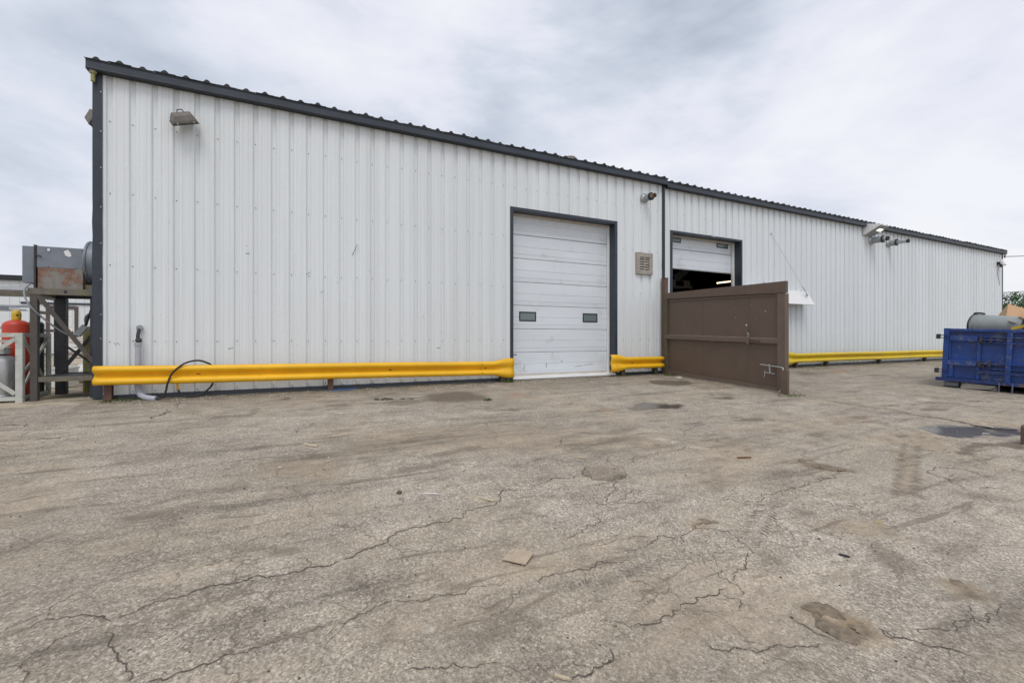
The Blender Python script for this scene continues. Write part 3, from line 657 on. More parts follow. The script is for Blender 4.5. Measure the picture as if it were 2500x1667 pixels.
# cracks: ragged ribbons of dirt lying in the pavement joints
rc = random.Random(3)
def ragged(pts, step=0.022, amp=0.27):
    P = [Vector((a, c_)) for a, c_ in pts]
    while True:
        Q = [P[0]]; done = True
        for a, c_ in zip(P, P[1:]):
            d_ = c_ - a
            if d_.length > step:
                done = False
                n_ = Vector((-d_.y, d_.x))
                k_ = amp if d_.length < 0.35 else amp * 0.45
                Q.append((a + c_) / 2 + n_ * rc.uniform(-k_, k_))
            Q.append(c_)
        P = Q
        if done: return P
def ribbon(mb, P, w_, taper=True):
    n_ = len(P); vv = []; ph = rc.uniform(0, 9)
    for i, p in enumerate(P):
        d_ = (P[min(i+1, n_-1)] - P[max(i-1, 0)])
        if d_.length < 1e-6: d_ = Vector((1, 0))
        d_.normalize(); q = Vector((-d_.y, d_.x))
        e_ = min(1, min(i, n_-1-i) / 4 + 0.1) if taper else 1
        gp = max(0.06, min(1.0, 0.9 + 1.1 * mnoise.noise(Vector((p.x * 2.3, p.y * 2.3, ph)))))
        a = w_ * 0.5 * e_ * gp * (0.3 + 0.7 * rc.uniform(0.3, 1.7))
        c_ = w_ * 0.5 * e_ * gp * rc.uniform(0.3, 1.3)
        for sgn, k_ in ((-1, a), (1, c_)):
            r_ = p + q * sgn * k_
            vv.append((r_.x, r_.y, ground_z(r_.x, r_.y) + 0.004))
    mb.add(vv, [(2*i, 2*i+1, 2*i+3, 2*i+2) for i in range(n_-1)])
for flat, w_ in CRACKS:
    pts = [(flat[i], flat[i+1]) for i in range(0, len(flat), 2)]
    mb = MB()
    w_ *= .60
    P = ragged(pts); ribbon(mb, P, w_)
    for k in range(max(1, len(P) // 30)):      # hairline branches
        i = rc.randrange(2, max(3, len(P) - 2)); p = P[min(i, len(P) - 1)]
        ang = rc.uniform(0, 6.283); ln = rc.uniform(0.08, 0.38)
        q = p + Vector((math.cos(ang), math.sin(ang))) * ln
        ribbon(mb, ragged([p, (p + q) / 2 + Vector((rc.uniform(-.05, .05), rc.uniform(-.05, .05))), q]), w_ * 0.45)
    o = mb.build('pavement_crack', M['crack'], ground)
# tyre tread prints pressed in dirt
def tread(a, c_, wid, pitch, name='tread_print'):
    a = Vector(a); c_ = Vector(c_); d_ = (c_ - a); ln = d_.length; d_.normalize(); q = Vector((-d_.y, d_.x)); mb = MB()
    s_ = 0.0
    while s_ < ln:
        if rc.random() < 0.82:
            for lo, hi in ((-0.5, -0.06), (0.04, 0.5)):
                l2 = lo + rc.uniform(0, 0.08); h2 = hi - rc.uniform(0, 0.1)
                p0 = a + d_ * s_ + q * wid * l2; p1 = a + d_ * (s_ + 0.05 * (1 if lo < 0 else -1)) + q * wid * h2
                pts = [p0.lerp(p1, i / 4) + d_ * rc.uniform(-.004, .004) for i in range(5)]
                ribbon(mb, pts, pitch * rc.uniform(0.3, 0.55))
        s_ += pitch
    mb.build(name, M['tread'], ground)
tread((7.0, -6.95), (4.85, -7.78), 0.24, 0.052)
tread((2.95, -7.7), (3.5, -7.45), 0.2, 0.05)

# clods of mud dropped by tyres: raised, terraced lumps with ragged rims
def mud_patch(flat, hmax, seed):
    P = np.array(flat).reshape(-1, 2); x0, y0 = P.min(0); x1, y1 = P.max(0); st = 0.011
    nx_, ny_ = int((x1 - x0) / st) + 2, int((y1 - y0) / st) + 2; idx = {}; mb = MB()
    for j in range(ny_):
        for i in range(nx_):
            x, y = x0 + i * st, y0 + j * st
            qx = x + .035 * mnoise.noise(Vector((x * 9, y * 9, seed))); qy = y + .035 * mnoise.noise(Vector((x * 9, y * 9, seed + 7)))
            ins = False; dm = 9
            for k in range(len(P)):
                a, b_ = P[k], P[(k + 1) % len(P)]
                if (a[1] > qy) != (b_[1] > qy) and qx < (b_[0] - a[0]) * (qy - a[1]) / (b_[1] - a[1]) + a[0]: ins = not ins
                d_ = b_ - a; t_ = max(0, min(1, ((qx - a[0]) * d_[0] + (qy - a[1]) * d_[1]) / (d_ @ d_ + 1e-9)))
                dm = min(dm, math.hypot(qx - a[0] - t_ * d_[0], qy - a[1] - t_ * d_[1]))
            if not ins: continue
            n_ = mnoise.noise(Vector((x * 7, y * 7, seed + 2))) + .5 * mnoise.noise(Vector((x * 17, y * 17, seed)))
            e_ = min(1, dm / .09)
            wt = max(0.0, min(1.0, (n_ * 1.5 + e_ * .95 - .40) / .45))
            if wt <= 0: continue
            lump = 1 / (1 + math.exp(-(n_ - .10) * 16))
            z = ground_z(x, y) + wt * (e_ * hmax * (.15 + .85 * lump) + .007 * mnoise.noise(Vector((x * 34, y * 34, 1))) + .004 * mnoise.noise(Vector((x * 80, y * 80, 4)))) + .0035 * min(1, wt * 3) - .003
            idx[(i, j)] = len(mb.v); mb.v.append((x, y, z))
    for (i, j), a in idx.items():
        q = [(i, j), (i + 1, j), (i + 1, j + 1), (i, j + 1)]
        if all(k in idx for k in q): mb.f.append(tuple(idx[k] for k in q))
    if mb.f: mb.build('mud_patch', M['mud'], ground, smooth=True)
mud_patch(TAN[0][0], .030, 1.0)
mud_patch(TAN[1][0], .022, 5.0)
mud_patch(TAN[2][0], .022, 9.0)
mud_patch(TAN[3][0], .012, 12.0)
mud_patch(TAN[16][0], .008, 15.0)

# ------------------------------------------------------------------ warehouse sections
def rib_profile(p):
    h = p / 2
    return [(-h, 0), (-h + .040, 0), (-h + .046, .005), (-h + .056, .005), (-h + .062, 0), (-.062, 0), (-.056, .003), (-.048, .003), (-.044, .007), (-.034, .040),
            (.034, .040), (.044, .007), (.048, .003), (.056, .003), (.062, 0), (h - .062, 0), (h - .056, .005), (h - .046, .005), (h - .040, 0), (h, 0)]
def clip_prof(pr, a, b_):
    o = []
    for i, (x, y) in enumerate(pr):
        if i:
            x0, y0 = pr[i-1]
            for c_ in (a, b_):
                if x0 < c_ < x: o.append((c_, y0 + (y - y0) * (c_ - x0) / (x - x0)))
        if a <= x <= b_: o.append((x, y))
    return o
def siding(parent, x0, x1, g0, p, ztop, zbot, holes, mat_):
    """Vertical ribbed sheets with recessed ribs; one object per rib bay."""
    base = rib_profile(p)
    i = int(math.floor((x0 - g0) / p)) - 1
    while True:
        xc = g0 + i * p; i += 1
        if xc - p / 2 >= x1: break
        if xc + p / 2 <= x0: continue
        pr = [(xc + a, y) for a, y in base]
        a, b_ = max(x0, xc - p/2), min(x1, xc + p/2)
        cuts = [a, b_]
        for h in holes:
            for q in h[:2]:
                if a < q < b_: cuts.append(q)
        cuts.sort(); mb = MB()
        for c0, c1 in zip(cuts, cuts[1:]):
            if c1 - c0 < 0.002: continue
            q = clip_prof(pr, c0, c1); mid = (c0 + c1) / 2; z0 = zbot
            for h in holes:
                if h[0] < mid < h[1]: z0 = h[2]
            n_ = len(q)
            mb.add([(x, y, z0) for x, y in q] + [(x, y, ztop) for x, y in q], [(j, j+1, n_+j+1, n_+j) for j in range(n_-1)])
        if mb.f: mb.build('siding_panel', mat_, parent)
def roof_panels(parent, x0, x1, p, z, mat_, yf=-0.16, yr=10.0, sl=1/12.):
    n_ = int(round((x1 - x0) / p)); p = (x1 - x0) / n_
    for i in range(n_):
        a = x0 + i * p; c_ = a + p / 2
        top = [(a, .022), (c_ - .060, .022), (c_ - .052, .028), (c_ - .017, .064), (c_ + .017, .064), (c_ + .052, .028), (c_ + .060, .022), (a + p, .022)]
        k = len(top); mb = MB(); dz = random.uniform(-.006, .006); hk = random.uniform(.9, 1.08)
        yo = random.uniform(-.012, .012); fr = [(x + random.uniform(-.003, .003), yf + yo, z + h * hk + dz) for x, h in top]
        md = [(x, yr, z + h + sl * (yr - yf)) for x, h in top]
        bk = [(x, 2 * yr - yf, z + h) for x, h in top]
        lo = [(a, yf + .004, z + .003), (a + p, yf + .004, z + .003)]
        mb.add(fr + md + bk + lo, [(j, j+1, k+j+1, k+j) for j in range(k-1)] + [(k+j, k+j+1, 2*k+j+1, 2*k+j) for j in range(k-1)] + [(3*k,) + (3*k+1,) + tuple(range(k-1, -1, -1))])
        mb.build('roof_panel', mat_, parent)
def screws(parent, g0, p, x0, x1, rows, holes, every=1):
    mb = MB(); i = 0
    while g0 + i * p < x1:
        x = g0 + i * p; i += 1
        if x < x0 or (every > 1 and (i % every)): continue
        for z in rows:
            if any(h[0] - .05 < x < h[1] + .05 and z < h[2] + .05 for h in holes): continue
            xx = x + random.uniform(-.004, .004); zz = z + random.uniform(-.012, .012)
            mb.lathe([(0.009, 0.0), (0.009, 0.004), (0.007, 0.006), (0.006, 0.011), (0, 0.011)], 6, (xx, 0.0385, zz), (0, -1, 0))
    return tag(mb.build('screw_heads', M['screw'], parent), kind='stuff')
def door_panel(x0, x1, y, z0, z1, th=.045):
    h = z1 - z0
    prof = [(0, .006), (.004, .012)]
    for f in (0.18, 0.5):
        prof += [(0, f*h - .010), (.009, f*h - .004), (.009, f*h + .002), (0, f*h + .008)]
    prof += [(0, h - .012), (.008, h - .003), (th, h - .003), (th, .006)]
    prof = sorted(prof[:-2], key=lambda q: q[1]) + prof[-2:]
    return MB().prism([(x0, y + d, z0 + z) for d, z in prof], (x1 - x0, 0, 0))
def overhead_door(parent, x0, x1, ztop, zbot, n_, ph, y, wins, win_idx, name='overhead_door'):
    d = BX(x0 - .02, x1 + .02, y + .06, y + .075, zbot + .02, min(ztop + .1, zbot + n_ * ph)).build(name, M['white'], parent)
    for i in range(n_):
        door_panel(x0, x1, y + random.uniform(-.002, .002), zbot + i * ph, zbot + (i + 1) * ph - .007).build('door_panel', M['door'], d)
    for xa, xb in wins:
        za = zbot + win_idx * ph + .19; zb = za + .24; y1 = y - .012; g = .03
        mb = MB(); mb.box(xa, xb, y1, y + .01, za, za + g); mb.box(xa, xb, y1, y + .01, zb - g, zb)
        mb.box(xa, xa + g, y1 + .001, y + .01, za + g, zb - g); mb.box(xb - g, xb, y1 + .001, y + .01, za + g, zb - g)
        mb.build('window_frame', M['black'], d, bevel=.004)
        BX(xa + g, xb - g, y - .004, y + .004, za + g, zb - g).build('window_pane', M['glass'], d)
    return d
def casing(parent, x0, x1, ztop, w_, depth, wobble=0.0):
    """Dark steel trim round an opening plus its reveals."""
    c_ = MB(); wz = lambda: random.uniform(-wobble, wobble)
    c_.box(x0 - w_, x0, -.016, depth, -.06, ztop + w_); c_.build('door_jamb', M['trim'], parent, bevel=.006)
    MB().box(x1, x1 + w_, -.017, depth, -.07, ztop + w_).build('door_jamb', M['trim'], parent, bevel=.006)
    MB().box(x0, x1, -.014, depth, ztop, ztop + w_ - .002).build('door_lintel', M['trim'], parent, bevel=.006)

# ---- near section
W1A, W1B, W2B = -2.82, 9.715, 33.38
wh1 = thing('warehouse', (W1A, 0, 0), 'near section of the white ribbed metal warehouse, with the closed overhead door', 'warehouse')
H1 = [(4.84, 8.08, 4.18)]
wall1 = BX(W1A + .1, W1B - .1, .09, .12, 4.3, 5.3).build('wall', M['dark_in'], wh1)
siding(wall1, W1A, W1B, -2.633, .3048, 5.46, 0.05, H1, M['siding'])
screws(wh1, -2.633, .3048, W1A, W1B, [4.67, 3.465, 2.257, .965, .12], H1)
roof1 = BX(W1A - .04, W1B + .06, -.12, 20.1, 5.44, 5.545).build('roof', M['roof'], wh1)
roof_panels(roof1, W1A - .09, W1B + .09, .3048, 5.55, M['roof'])
def fascia(parent, x0, x1, z0, z1, seams, y=-.135):
    """Folded metal trim in overlapping lengths, never quite straight."""
    xs_ = [x0] + seams + [x1]
    for i, (a, b_) in enumerate(zip(xs_, xs_[1:])):
        b2 = b_ + (.05 if i < len(xs_) - 2 else 0); yy0 = y - .004 * (i % 2); n_ = max(2, int((b2 - a) / .45)); vv = []
        dzz = random.uniform(-.004, .004)
        for j in range(n_ + 1):
            x = a + (b2 - a) * j / n_; yy = yy0 + random.uniform(-.004, .004); q = dzz + random.uniform(-.003, .003)
            vv += [(x, yy + .012, z0 + .004), (x, yy, z0 + q), (x, yy - .012, z0 + .018 + q), (x, yy - .004, z0 + .03 + q), (x, yy - .004, z1 - .03 + q), (x, yy - .016, z1 - .008 + q), (x, yy - .012, z1 + q * .3), (x, .02, z1 - .002)]
        MB().add(vv, [(j*8+k, j*8+k+1, (j+1)*8+k+1, (j+1)*8+k) for j in range(n_) for k in range(7)]).build('fascia', M['trim'], parent, solid=.002)
    return BX(x0 + .02, x1 - .02, y + .016, -.003, z0 + .006, z0 + .02).build('soffit', M['roof'], parent)
fascia(wh1, W1A - .075, W1B + .08, 5.39, 5.55, [0.6, 3.6, 7.0])
# rake trim at the left gable, corner trim, base flashing
MB().beam((W1A - .06, -.115, 5.465), (W1A - .06, 10, 5.465 + 10.12 / 12), .025, .15).beam((W1A - .06, 10, 5.465 + 10.12 / 12), (W1A - .06, 20.1, 5.465), .025, .15).build('rake_trim', M['trim'], wh1)
ct = MB()
zz = [0.02 + i * .225 for i in range(25)]
cp = []
for i, z in enumerate(zz):
    k = (math.sin(i * 2.3) * .006 + random.uniform(-.005, .005)) if z < 3.3 else random.uniform(-.001, .001)
    cp.append([(W1A - .022 + k * .5, .13, z), (W1A - .024 + k * .6, -.02 - abs(k), z), (W1A + .05 + k, -.022 - abs(k) * 1.6, z), (W1A + .102 + k * .4, -.018, z), (W1A + .102, .01, z)])
ct.add([q for r_ in cp for q in r_], [(i*5+j, i*5+j+1, (i+1)*5+j+1, (i+1)*5+j) for i in range(len(cp)-1) for j in range(4)])
ct.build('corner_trim', M['trim'], wh1, smooth=True, auto=30)
mb = MB()
for z in (.35, 1.02, 1.42, 2.0, 2.6, 3.2, 3.85, 4.45, 5.1):
    mb.lathe([(.010, 0), (.010, .005), (0, .007)], 6, (W1A + .085, -.022, z), (0, -1, 0))
tag(mb.build('trim_screws', M['galv'], wh1), kind='stuff')
def flashing(parent, x0, x1):
    n_ = max(2, int((x1 - x0) / .35)); vv = []
    for i in range(n_ + 1):
        x = x0 + (x1 - x0) * i / n_; k = random.uniform(-.006, .006)
        vv += [(x, .012, .075), (x, -.018 + k, .068), (x, -.022 + k, .03 + k), (x, -.03 + k, -.005 + k), (x, -.01, -.06)]
    MB().add(vv, [(i*5+j, i*5+j+1, (i+1)*5+j+1, (i+1)*5+j) for i in range(n_) for j in range(4)]).build('base_flashing', M['trim'], parent, solid=.003)
flashing(wh1, W1A + .1, 4.83); flashing(wh1, 8.09, W1B - .03)
# other walls so that the building is closed
def gable(x, th, zt, parent, mat_, name='end_wall'):
    MB().prism([(x, .125, -.1), (x, 19.9, -.1), (x, 19.9, zt), (x, 10, zt + 10 / 12), (x, .125, zt)], (th, 0, 0)).build(name, mat_, parent)
gable(W1A, .03, 5.44, wh1, M['siding'])
BX(W1A, W1B, 19.9, 19.95, -.1, 5.44).build('back_wall', M['siding'], wh1)
# closed overhead door
casing(wh1, 4.92, 8.0, 4.10, .085, .36)
od1 = overhead_door(wh1, 4.94, 7.965, 4.1, .075, 7, .588, .30, [(5.235, 5.72), (7.16, 7.645)], 2)
BX(7.955, 7.998, .22, .29, .06, 4.1).build('weather_seal', M['white'], wh1)
BX(4.925, 7.95, .21, .29, 4.055, 4.098).build('weather_seal', M['seal'], wh1)
BX(4.925, 4.945, .22, .29, .06, 4.04).build('weather_seal', M['white'], wh1)
MB().prism([(4.90, -.06, .015), (4.90, -.06, .05), (4.90, .0, .062), (4.90, .3, .075), (4.90, .3, .015)], (3.1, 0, 0)).build('door_sill', M['white'], wh1, bevel=.004)
BX(4.89, 8.01, -.05, .3, -.06, .014).build('sill_base', M['roof'], wh1)
BX(4.96, 7.94, .285, .299, .075, .125).build('bottom_seal', M['seal'], wh1)
# scuffs on the sheets and on the door
for x0_, z0_, x1_, z1_, w_, y_ in [(1.23, 2.72, 1.33, 2.95, .010, -.002), (.37, 2.28, .45, 2.32, .008, -.002), (.62, 1.93, .68, 1.96, .006, -.002), (3.02, .80, 3.10, .81, .012, -.002), (-.94, .83, -.86, .845, .010, -.002), (-2.57, .95, -2.54, .91, .006, -.002), (-2.53, .955, -2.50, .915, .006, -.002), (-.66, 2.6, -.60, 2.61, .012, -.002),
                                   (5.06, .60, 5.17, .605, .018, .295), (5.36, .19, 5.39, .34, .010, .295), (6.45, .40, 6.53, .41, .010, .295), (6.02, .25, 6.03, .37, .010, .295), (6.9, .255, 7.15, .28, .006, .295), (7.2, .30, 7.5, .31, .006, .295)]:
    MB().beam((x0_, y_, z0_), (x1_, y_, z1_), .002, w_, up=(0, 0, 1)).build('scratch_mark', M['screw'], wh1)
rs = random.Random(17)
for k in range(34):
    x = rs.uniform(-2.4, 4.6); z = rs.uniform(.75, 3.2); ang = rs.uniform(-1.2, 1.2); ln = rs.choice((.015, .02, .03, .06))
    if abs(((x + 2.633 + .1524) % .3048) - .1524) < .07: continue
    MB().beam((x, -.0015, z), (x + ln * math.cos(ang), -.0015, z + ln * math.sin(ang)), .0015, rs.uniform(.003, .007)).build('scratch_mark', M['galv_dull'] if k % 3 else M['screw'], wh1)
# louvred vent
mb = MB(); lx0, lx1, lz0, lz1 = 8.72, 9.31, 2.80, 3.40
lv = BX(lx0 + .1, lx1 - .1, -.01, .0, lz0 + .1, lz1 - .1).build('vent_louvre', M['dark_in'], wh1)
for a in ((lx0, lx1, lz0, lz0 + .12), (lx0, lx1, lz1 - .12, lz1), (lx0, lx0 + .12, lz0 + .12, lz1 - .12), (lx1 - .12, lx1, lz0 + .12, lz1 - .12)):
    BX(a[0], a[1], -.065, -.001, a[2], a[3]).build('frame_board', M['wood_grey'], lv, bevel=.005)
for i in range(5):
    z = lz0 + .15 + i * .07
    MB().prism([(lx0 + .122, -.012, z + .058), (lx0 + .122, -.05, z), (lx0 + .122, -.044, z - .004), (lx0 + .122, -.008, z + .052)], (lx1 - lx0 - .244, 0, 0)).build('slat', M['wood_grey'], lv)
BX((lx0 + lx1) / 2 - .012, (lx0 + lx1) / 2 + .012, -.055, -.03, lz0 + .12, lz1 - .12).build('mullion', M['wood_grey'], lv)

# ---- far section
wh2 = thing('warehouse', (W1B + .05, 0, 0), 'long far section of the white ribbed metal warehouse, with the half-open overhead door', 'warehouse')
H2 = [(10.05, 13.17, 4.16)]
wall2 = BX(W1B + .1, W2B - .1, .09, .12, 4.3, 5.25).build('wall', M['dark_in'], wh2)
siding(wall2, W1B + .06, W2B, 10.01, .2986, 5.39, 0.05, H2, M['siding_b'])
screws(wh2, 10.01, .2986, W1B + .05, W2B, [4.67, 4.2, 2.257], H2, every=3)
roof2 = BX(W1B + .1, W2B + .1, -.12, 20.1, 5.37, 5.475).build('roof', M['roof'], wh2)
roof_panels(roof2, W1B + .1, W2B + .13, .2986, 5.48, M['roof'])
fascia(wh2, W1B + .085, W2B + .12, 5.325, 5.48, [10.35, 13.9, 18.6, 23.4, 27.6, 31.0])
gable(W2B - .03, .03, 5.38, wh2, M['siding_b'])
MB().beam((W2B + .1, -.12, 5.40), (W2B + .1, 10, 5.40 + 10.12 / 12), .03, .17).build('rake_trim', M['trim'], wh2)
BX(W2B - .03, W2B + .015, -.02, .14, .02, 5.36).build('corner_trim', M['trim'], wh2)
BX(W1B + .05, W2B, 19.9, 19.95, -.1, 5.38).build('back_wall', M['siding_b'], wh2)
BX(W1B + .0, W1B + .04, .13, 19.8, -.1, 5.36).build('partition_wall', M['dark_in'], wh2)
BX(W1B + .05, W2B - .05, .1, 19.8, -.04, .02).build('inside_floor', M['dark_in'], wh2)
flashing(wh2, 13.18, W2B - .04); flashing(wh2, W1B + .08, 10.04)
casing(wh2, 10.12, 13.10, 4.09, .065, .38)
od2 = overhead_door(wh2, 10.14, 13.03, 4.1, 3.125, 2, .585, .31, [(10.27, 10.79), (12.36, 12.88)], 1)
BX(13.035, 13.098, .23, .3, .03, 4.09).build('weather_seal', M['white'], wh2)
BX(10.125, 13.03, .21, .29, 4.04, 4.088).build('weather_seal', M['seal'], wh2)
BX(10.14, 13.03, .3, .35, 3.10, 3.123).build('bottom_seal', M['galv_dull'], wh2)
MB().prism([(11.68, -.02, 4.165), (11.72, -.02, 4.125), (11.86, -.02, 4.118), (11.93, -.02, 4.158)], (0, -.018, 0)).build('dent', M['galv'], wh2)
MB().beam((13.7, 3.3, 3.35), (15.3, 3.6, 4.2), .08, .3).build('roof_beam', M['galv_dull'], wh2)
for yb in (2.5, 7.5, 12.5):
    MB().beam((W1B + .1, yb, 5.0), (W2B - .1, yb, 5.0), .15, .3).build('roof_beam', M['dark_metal'], wh2)
# downspout-like trim where the sections meet
mb = MB(); pts = []
for i in range(14):
    z = 2.72 + (5.36 - 2.72) * i / 13
    k = -.02 * math.exp(-((z - 3.15) / .12) ** 2)
    pts.append((9.755 + k, -.028 + k, z))
MB().tube(pts, .043, 6).build('joint_trim', M['trim'], wh2)
BX(9.715, 9.80, -.022, .03, .05, 2.75).build('joint_trim', M['trim'], wh2)

# ---- things fixed to the walls
def flood(name, loc, label, rot, cls='floodlight'):
    o = thing(name, loc, label, cls, rot=rot)
    body = MB()
    prof = [(-.20, -.02, .0), (-.20, -.10, .0), (-.155, -.13, .12), (-.06, -.13, .16), (.06, -.13, .16), (.155, -.13, .12), (.20, -.10, .0), (.20, -.02, .0)]
    # trapezoid hood: wide rim below, narrower back above
    rim = [(-.215, -.34, 0), (.215, -.34, 0), (.215, -.04, 0), (-.215, -.04, 0)]
    mid = [(-.205, -.325, .05), (.205, -.325, .05), (.205, -.05, .05), (-.205, -.05, .05)]
    top = [(-.15, -.27, .14), (.15, -.27, .14), (.16, -.07, .15), (-.16, -.07, .15)]
    body.add(rim + mid + top, [(3,2,1,0)] + [(i, (i+1) % 4, 4+(i+1) % 4, 4+i) for i in range(4)] + [(4+i, 4+(i+1) % 4, 8+(i+1) % 4, 8+i) for i in range(4)] + [(8,9,10,11)])
    body.build('housing', M['lamp_house'], o, local=True, bevel=.012)
    BX(-.225, .225, -.35, -.03, -.022, 0).build('door_rim', M['dark_metal'], o, local=True, bevel=.005)
    BX(-.195, .195, -.32, -.06, -.028, -.0225).build('lens', M['glass'], o, local=True)
    for x in (-.15, .13): BX(x, x + .03, -.352, -.335, -.005, .035).build('clip', M['galv'], o, local=True)
    MB().tube([(-.06, -.09, .14), (-.04, -.07, .19), (.04, -.07, .19), (.06, -.09, .14)], .012, 6).build('bracket', M['lamp_house'], o, local=True)
    MB().tube([(0, -.08, .1), (0, .02, .08)], .03, 8).build('arm', M['lamp_house'], o, local=True)
    o.scale = (.88, .88, .88)
    return o
flood('floodlight', (-1.63, -.03, 4.89), 'brown box floodlight fixed high on the white wall near its left corner', (R(36), R(-20), R(8)))
flood('floodlight', (-2.88, .62, 4.98), 'brown floodlight on the end wall, sticking out past the left corner', (R(62), 0, R(-90)))

def vent_pipe(loc, label, L_, ro, ri, Li, tip, tilt=-3, yaw=0, ring=True):
    o = thing('vent_pipe', loc, label, 'vent pipe', 'vent pipes on the front wall', rot=(R(tilt), 0, R(yaw)))
    MB().lathe([(ro * 1.45, 0), (ro * 1.45, .02), (ro * 1.1, .06), (ro, .07)], 24, (0, 0, 0), (0, -1, 0)).build('collar', M['galv'], o, local=True, smooth=True, auto=40)
    MB().lathe([(ro, .05), (ro, L_), (ro * .97, L_ + .005), (ri, L_ + .005)], 24, (0, 0, 0), (0, -1, 0)).build('pipe', M['galv_dull'], o, local=True, smooth=True, auto=40)
    if ring: MB().lathe([(ro * 1.02, L_ - .04), (ro * 1.13, L_ - .035), (ro * 1.13, L_ + .006), (ro * 1.02, L_ + .008)], 24, (0, 0, 0), (0, -1, 0)).build('band', M['dark_metal'], o, local=True, smooth=True, auto=40)
    if Li: MB().lathe([(ri, L_ - .02), (ri, L_ + Li), (ri * .8, L_ + Li), (ri * .78, L_)], 20, (0, 0, 0), (0, -1, 0)).build('inner_pipe', M['galv'], o, local=True, smooth=True, auto=40)
    MB().lathe([(ri * 1.04, L_ + Li - .05), (ri * 1.06, L_ + Li + .012), (ri * .82, L_ + Li + .014), (ri * .8, L_ + Li - .05)], 20, (0, 0, 0), (0, -1, 0)).build('tip', tip, o, local=True, smooth=True, auto=40)
    return o
vent_pipe((9.05, 0.0, 4.94), 'grey vent pipe with rusty tip, left of the dark joint trim', .28, .095, .06, .12, M['rust'], tilt=3)
vent_pipe((20.80, 0.0, 4.86), 'short banded grey vent pipe directly below the lit box light', .42, .125, .085, .15, M['black'], tilt=2)
vent_pipe((22.10, 0.0, 4.87), 'long-tipped grey vent pipe, rightmost on the long wall', .30, .12, .075, .38, M['black'], tilt=2)

# lit box light under the eave
o = thing('wall_light', (20.5, 0, 5.05), 'white wedge-shaped wall light with a lit lens under the eave', 'wall light')
MB().prism([(-.30, -.002, .42), (-.30, -.60, .27), (-.30, -.60, .245), (-.30, -.10, -.02), (-.30, -.002, -.02)], (.6, 0, 0)).build('hood', M['white'], o, local=True, bevel=.008)
MB().prism([(-.28, -.585, .235), (-.28, -.10, -.03), (-.28, -.112, -.036), (-.28, -.59, .228)], (.56, 0, 0)).build('underside', M['galv_dull'], o, local=True)
MB().prism([(-.06, -.45, .152), (-.06, -.34, .094), (-.06, -.345, .086), (-.06, -.455, .144)], (.3, 0, 0)).build('lens', M['lens'], o, local=True)
BX(-.31, .31, -.02, -.001, -.06, .40).build('back_plate', M['seal'], o, local=True)
# small light at the far right corner
o = thing('floodlight', (32.75, 0, 4.82), 'small white floodlight with dangling wire at the far right corner', 'floodlight')
MB().prism([(-.12, -.30, -.10), (-.12, -.24, -.16), (-.12, -.10, .12), (-.12, -.18, .18)], (.28, 0, 0)).build('head', M['white'], o, local=True, bevel=.01)
BX(-.06, .06, -.10, 0, -.08, .06).build('bracket', M['black'], o, local=True)
BX(-.05, .05, -.16, -.08, -.22, -.05).build('sensor', M['black'], o, local=True, bevel=.01)
MB().tube([(0, -.05, -.08), (-.05, -.04, -.35), (-.02, -.02, -.55), (.10, -.015, -.8), (.2, -.012, -.95), (.22, -.01, -1.1)], .008, 5).build('wire', M['black'], o, local=True)
# yellowed pipe stubs below both roof ends
for x, y, z, lb in ((W1A + .0, -.075, 5.31, 'yellowed plastic pipe stub under the left end of the roof'), (W2B + .13, -.05, 5.22, 'yellowed plastic pipe stub under the right end of the roof')):
    o = thing('pipe_stub', (x, y, z), lb, 'pipe stub', 'pipe stubs under the roof ends')
    MB().lathe([(.03, -.08), (.03, .04), (.045, .045), (.045, .07)], 12).build('stub', M['olive'], o, local=True, smooth=True, auto=40)
    MB().lathe([(.05, .071), (.05, .085), (0, .085)], 12).build('cap', M['seal'], o, local=True)
# mushroom vent on the roof
o = thing('roof_vent', (6.88, .50, 5.47), 'small cream mushroom vent on the roof above the closed door', 'roof vent')
MB().lathe([(.09, 0), (.09, .36), (.085, .37)], 20).build('stack', M['galv'], o, local=True, smooth=True, auto=40)
for z, r_ in ((.30, .13), (.345, .15), (.385, .155)):
    MB().lathe([(r_ * .8, z), (r_, z + .012), (r_, z + .028), (r_ * .6, z + .05), (0, z + .055)], 20).build('cap', M['seal'], o, local=True, smooth=True, auto=40)
# white canopy over the hidden door, stayed by a cable
o = thing('canopy', (14.9, 0, 2.65), 'white sheet canopy behind the brown gate, hung from a cable', 'canopy')
MB().prism([(-1.6, -.01, 0), (-1.6, -.16, -.02), (-1.6, -.42, -.50), (-1.6, -.40, -.515), (-1.6, -.15, -.04), (-1.6, -.01, -.02)], (3.05, 0, 0)).build('sheet', M['white'], o, local=True, bevel=.006)
MB().prism([(1.45, -.01, 0), (1.45, -.16, -.02), (1.45, -.42, -.50), (1.45, -.01, -.45)], (.012, 0, 0)).build('side_sheet', M['white'], o, local=True)
MB().tube([(-.29, -.005, 1.855), (1.18, -.30, -.12)], .0038, 5).build('cable', M['galv_dull'], o, local=True)
MB().tube([(1.0, -.265, .115), (1.2, -.31, -.15)], .018, 6).build('turnbuckle', M['galv'], o, local=True)
BX(1.15, 1.20, -.345, -.29, -.22, -.13).build('cable_lug', M['galv'], o, local=True)
BX(-.31, -.27, -.02, 0, 1.83, 1.88).build('wall_eye', M['galv_dull'], o, local=True)
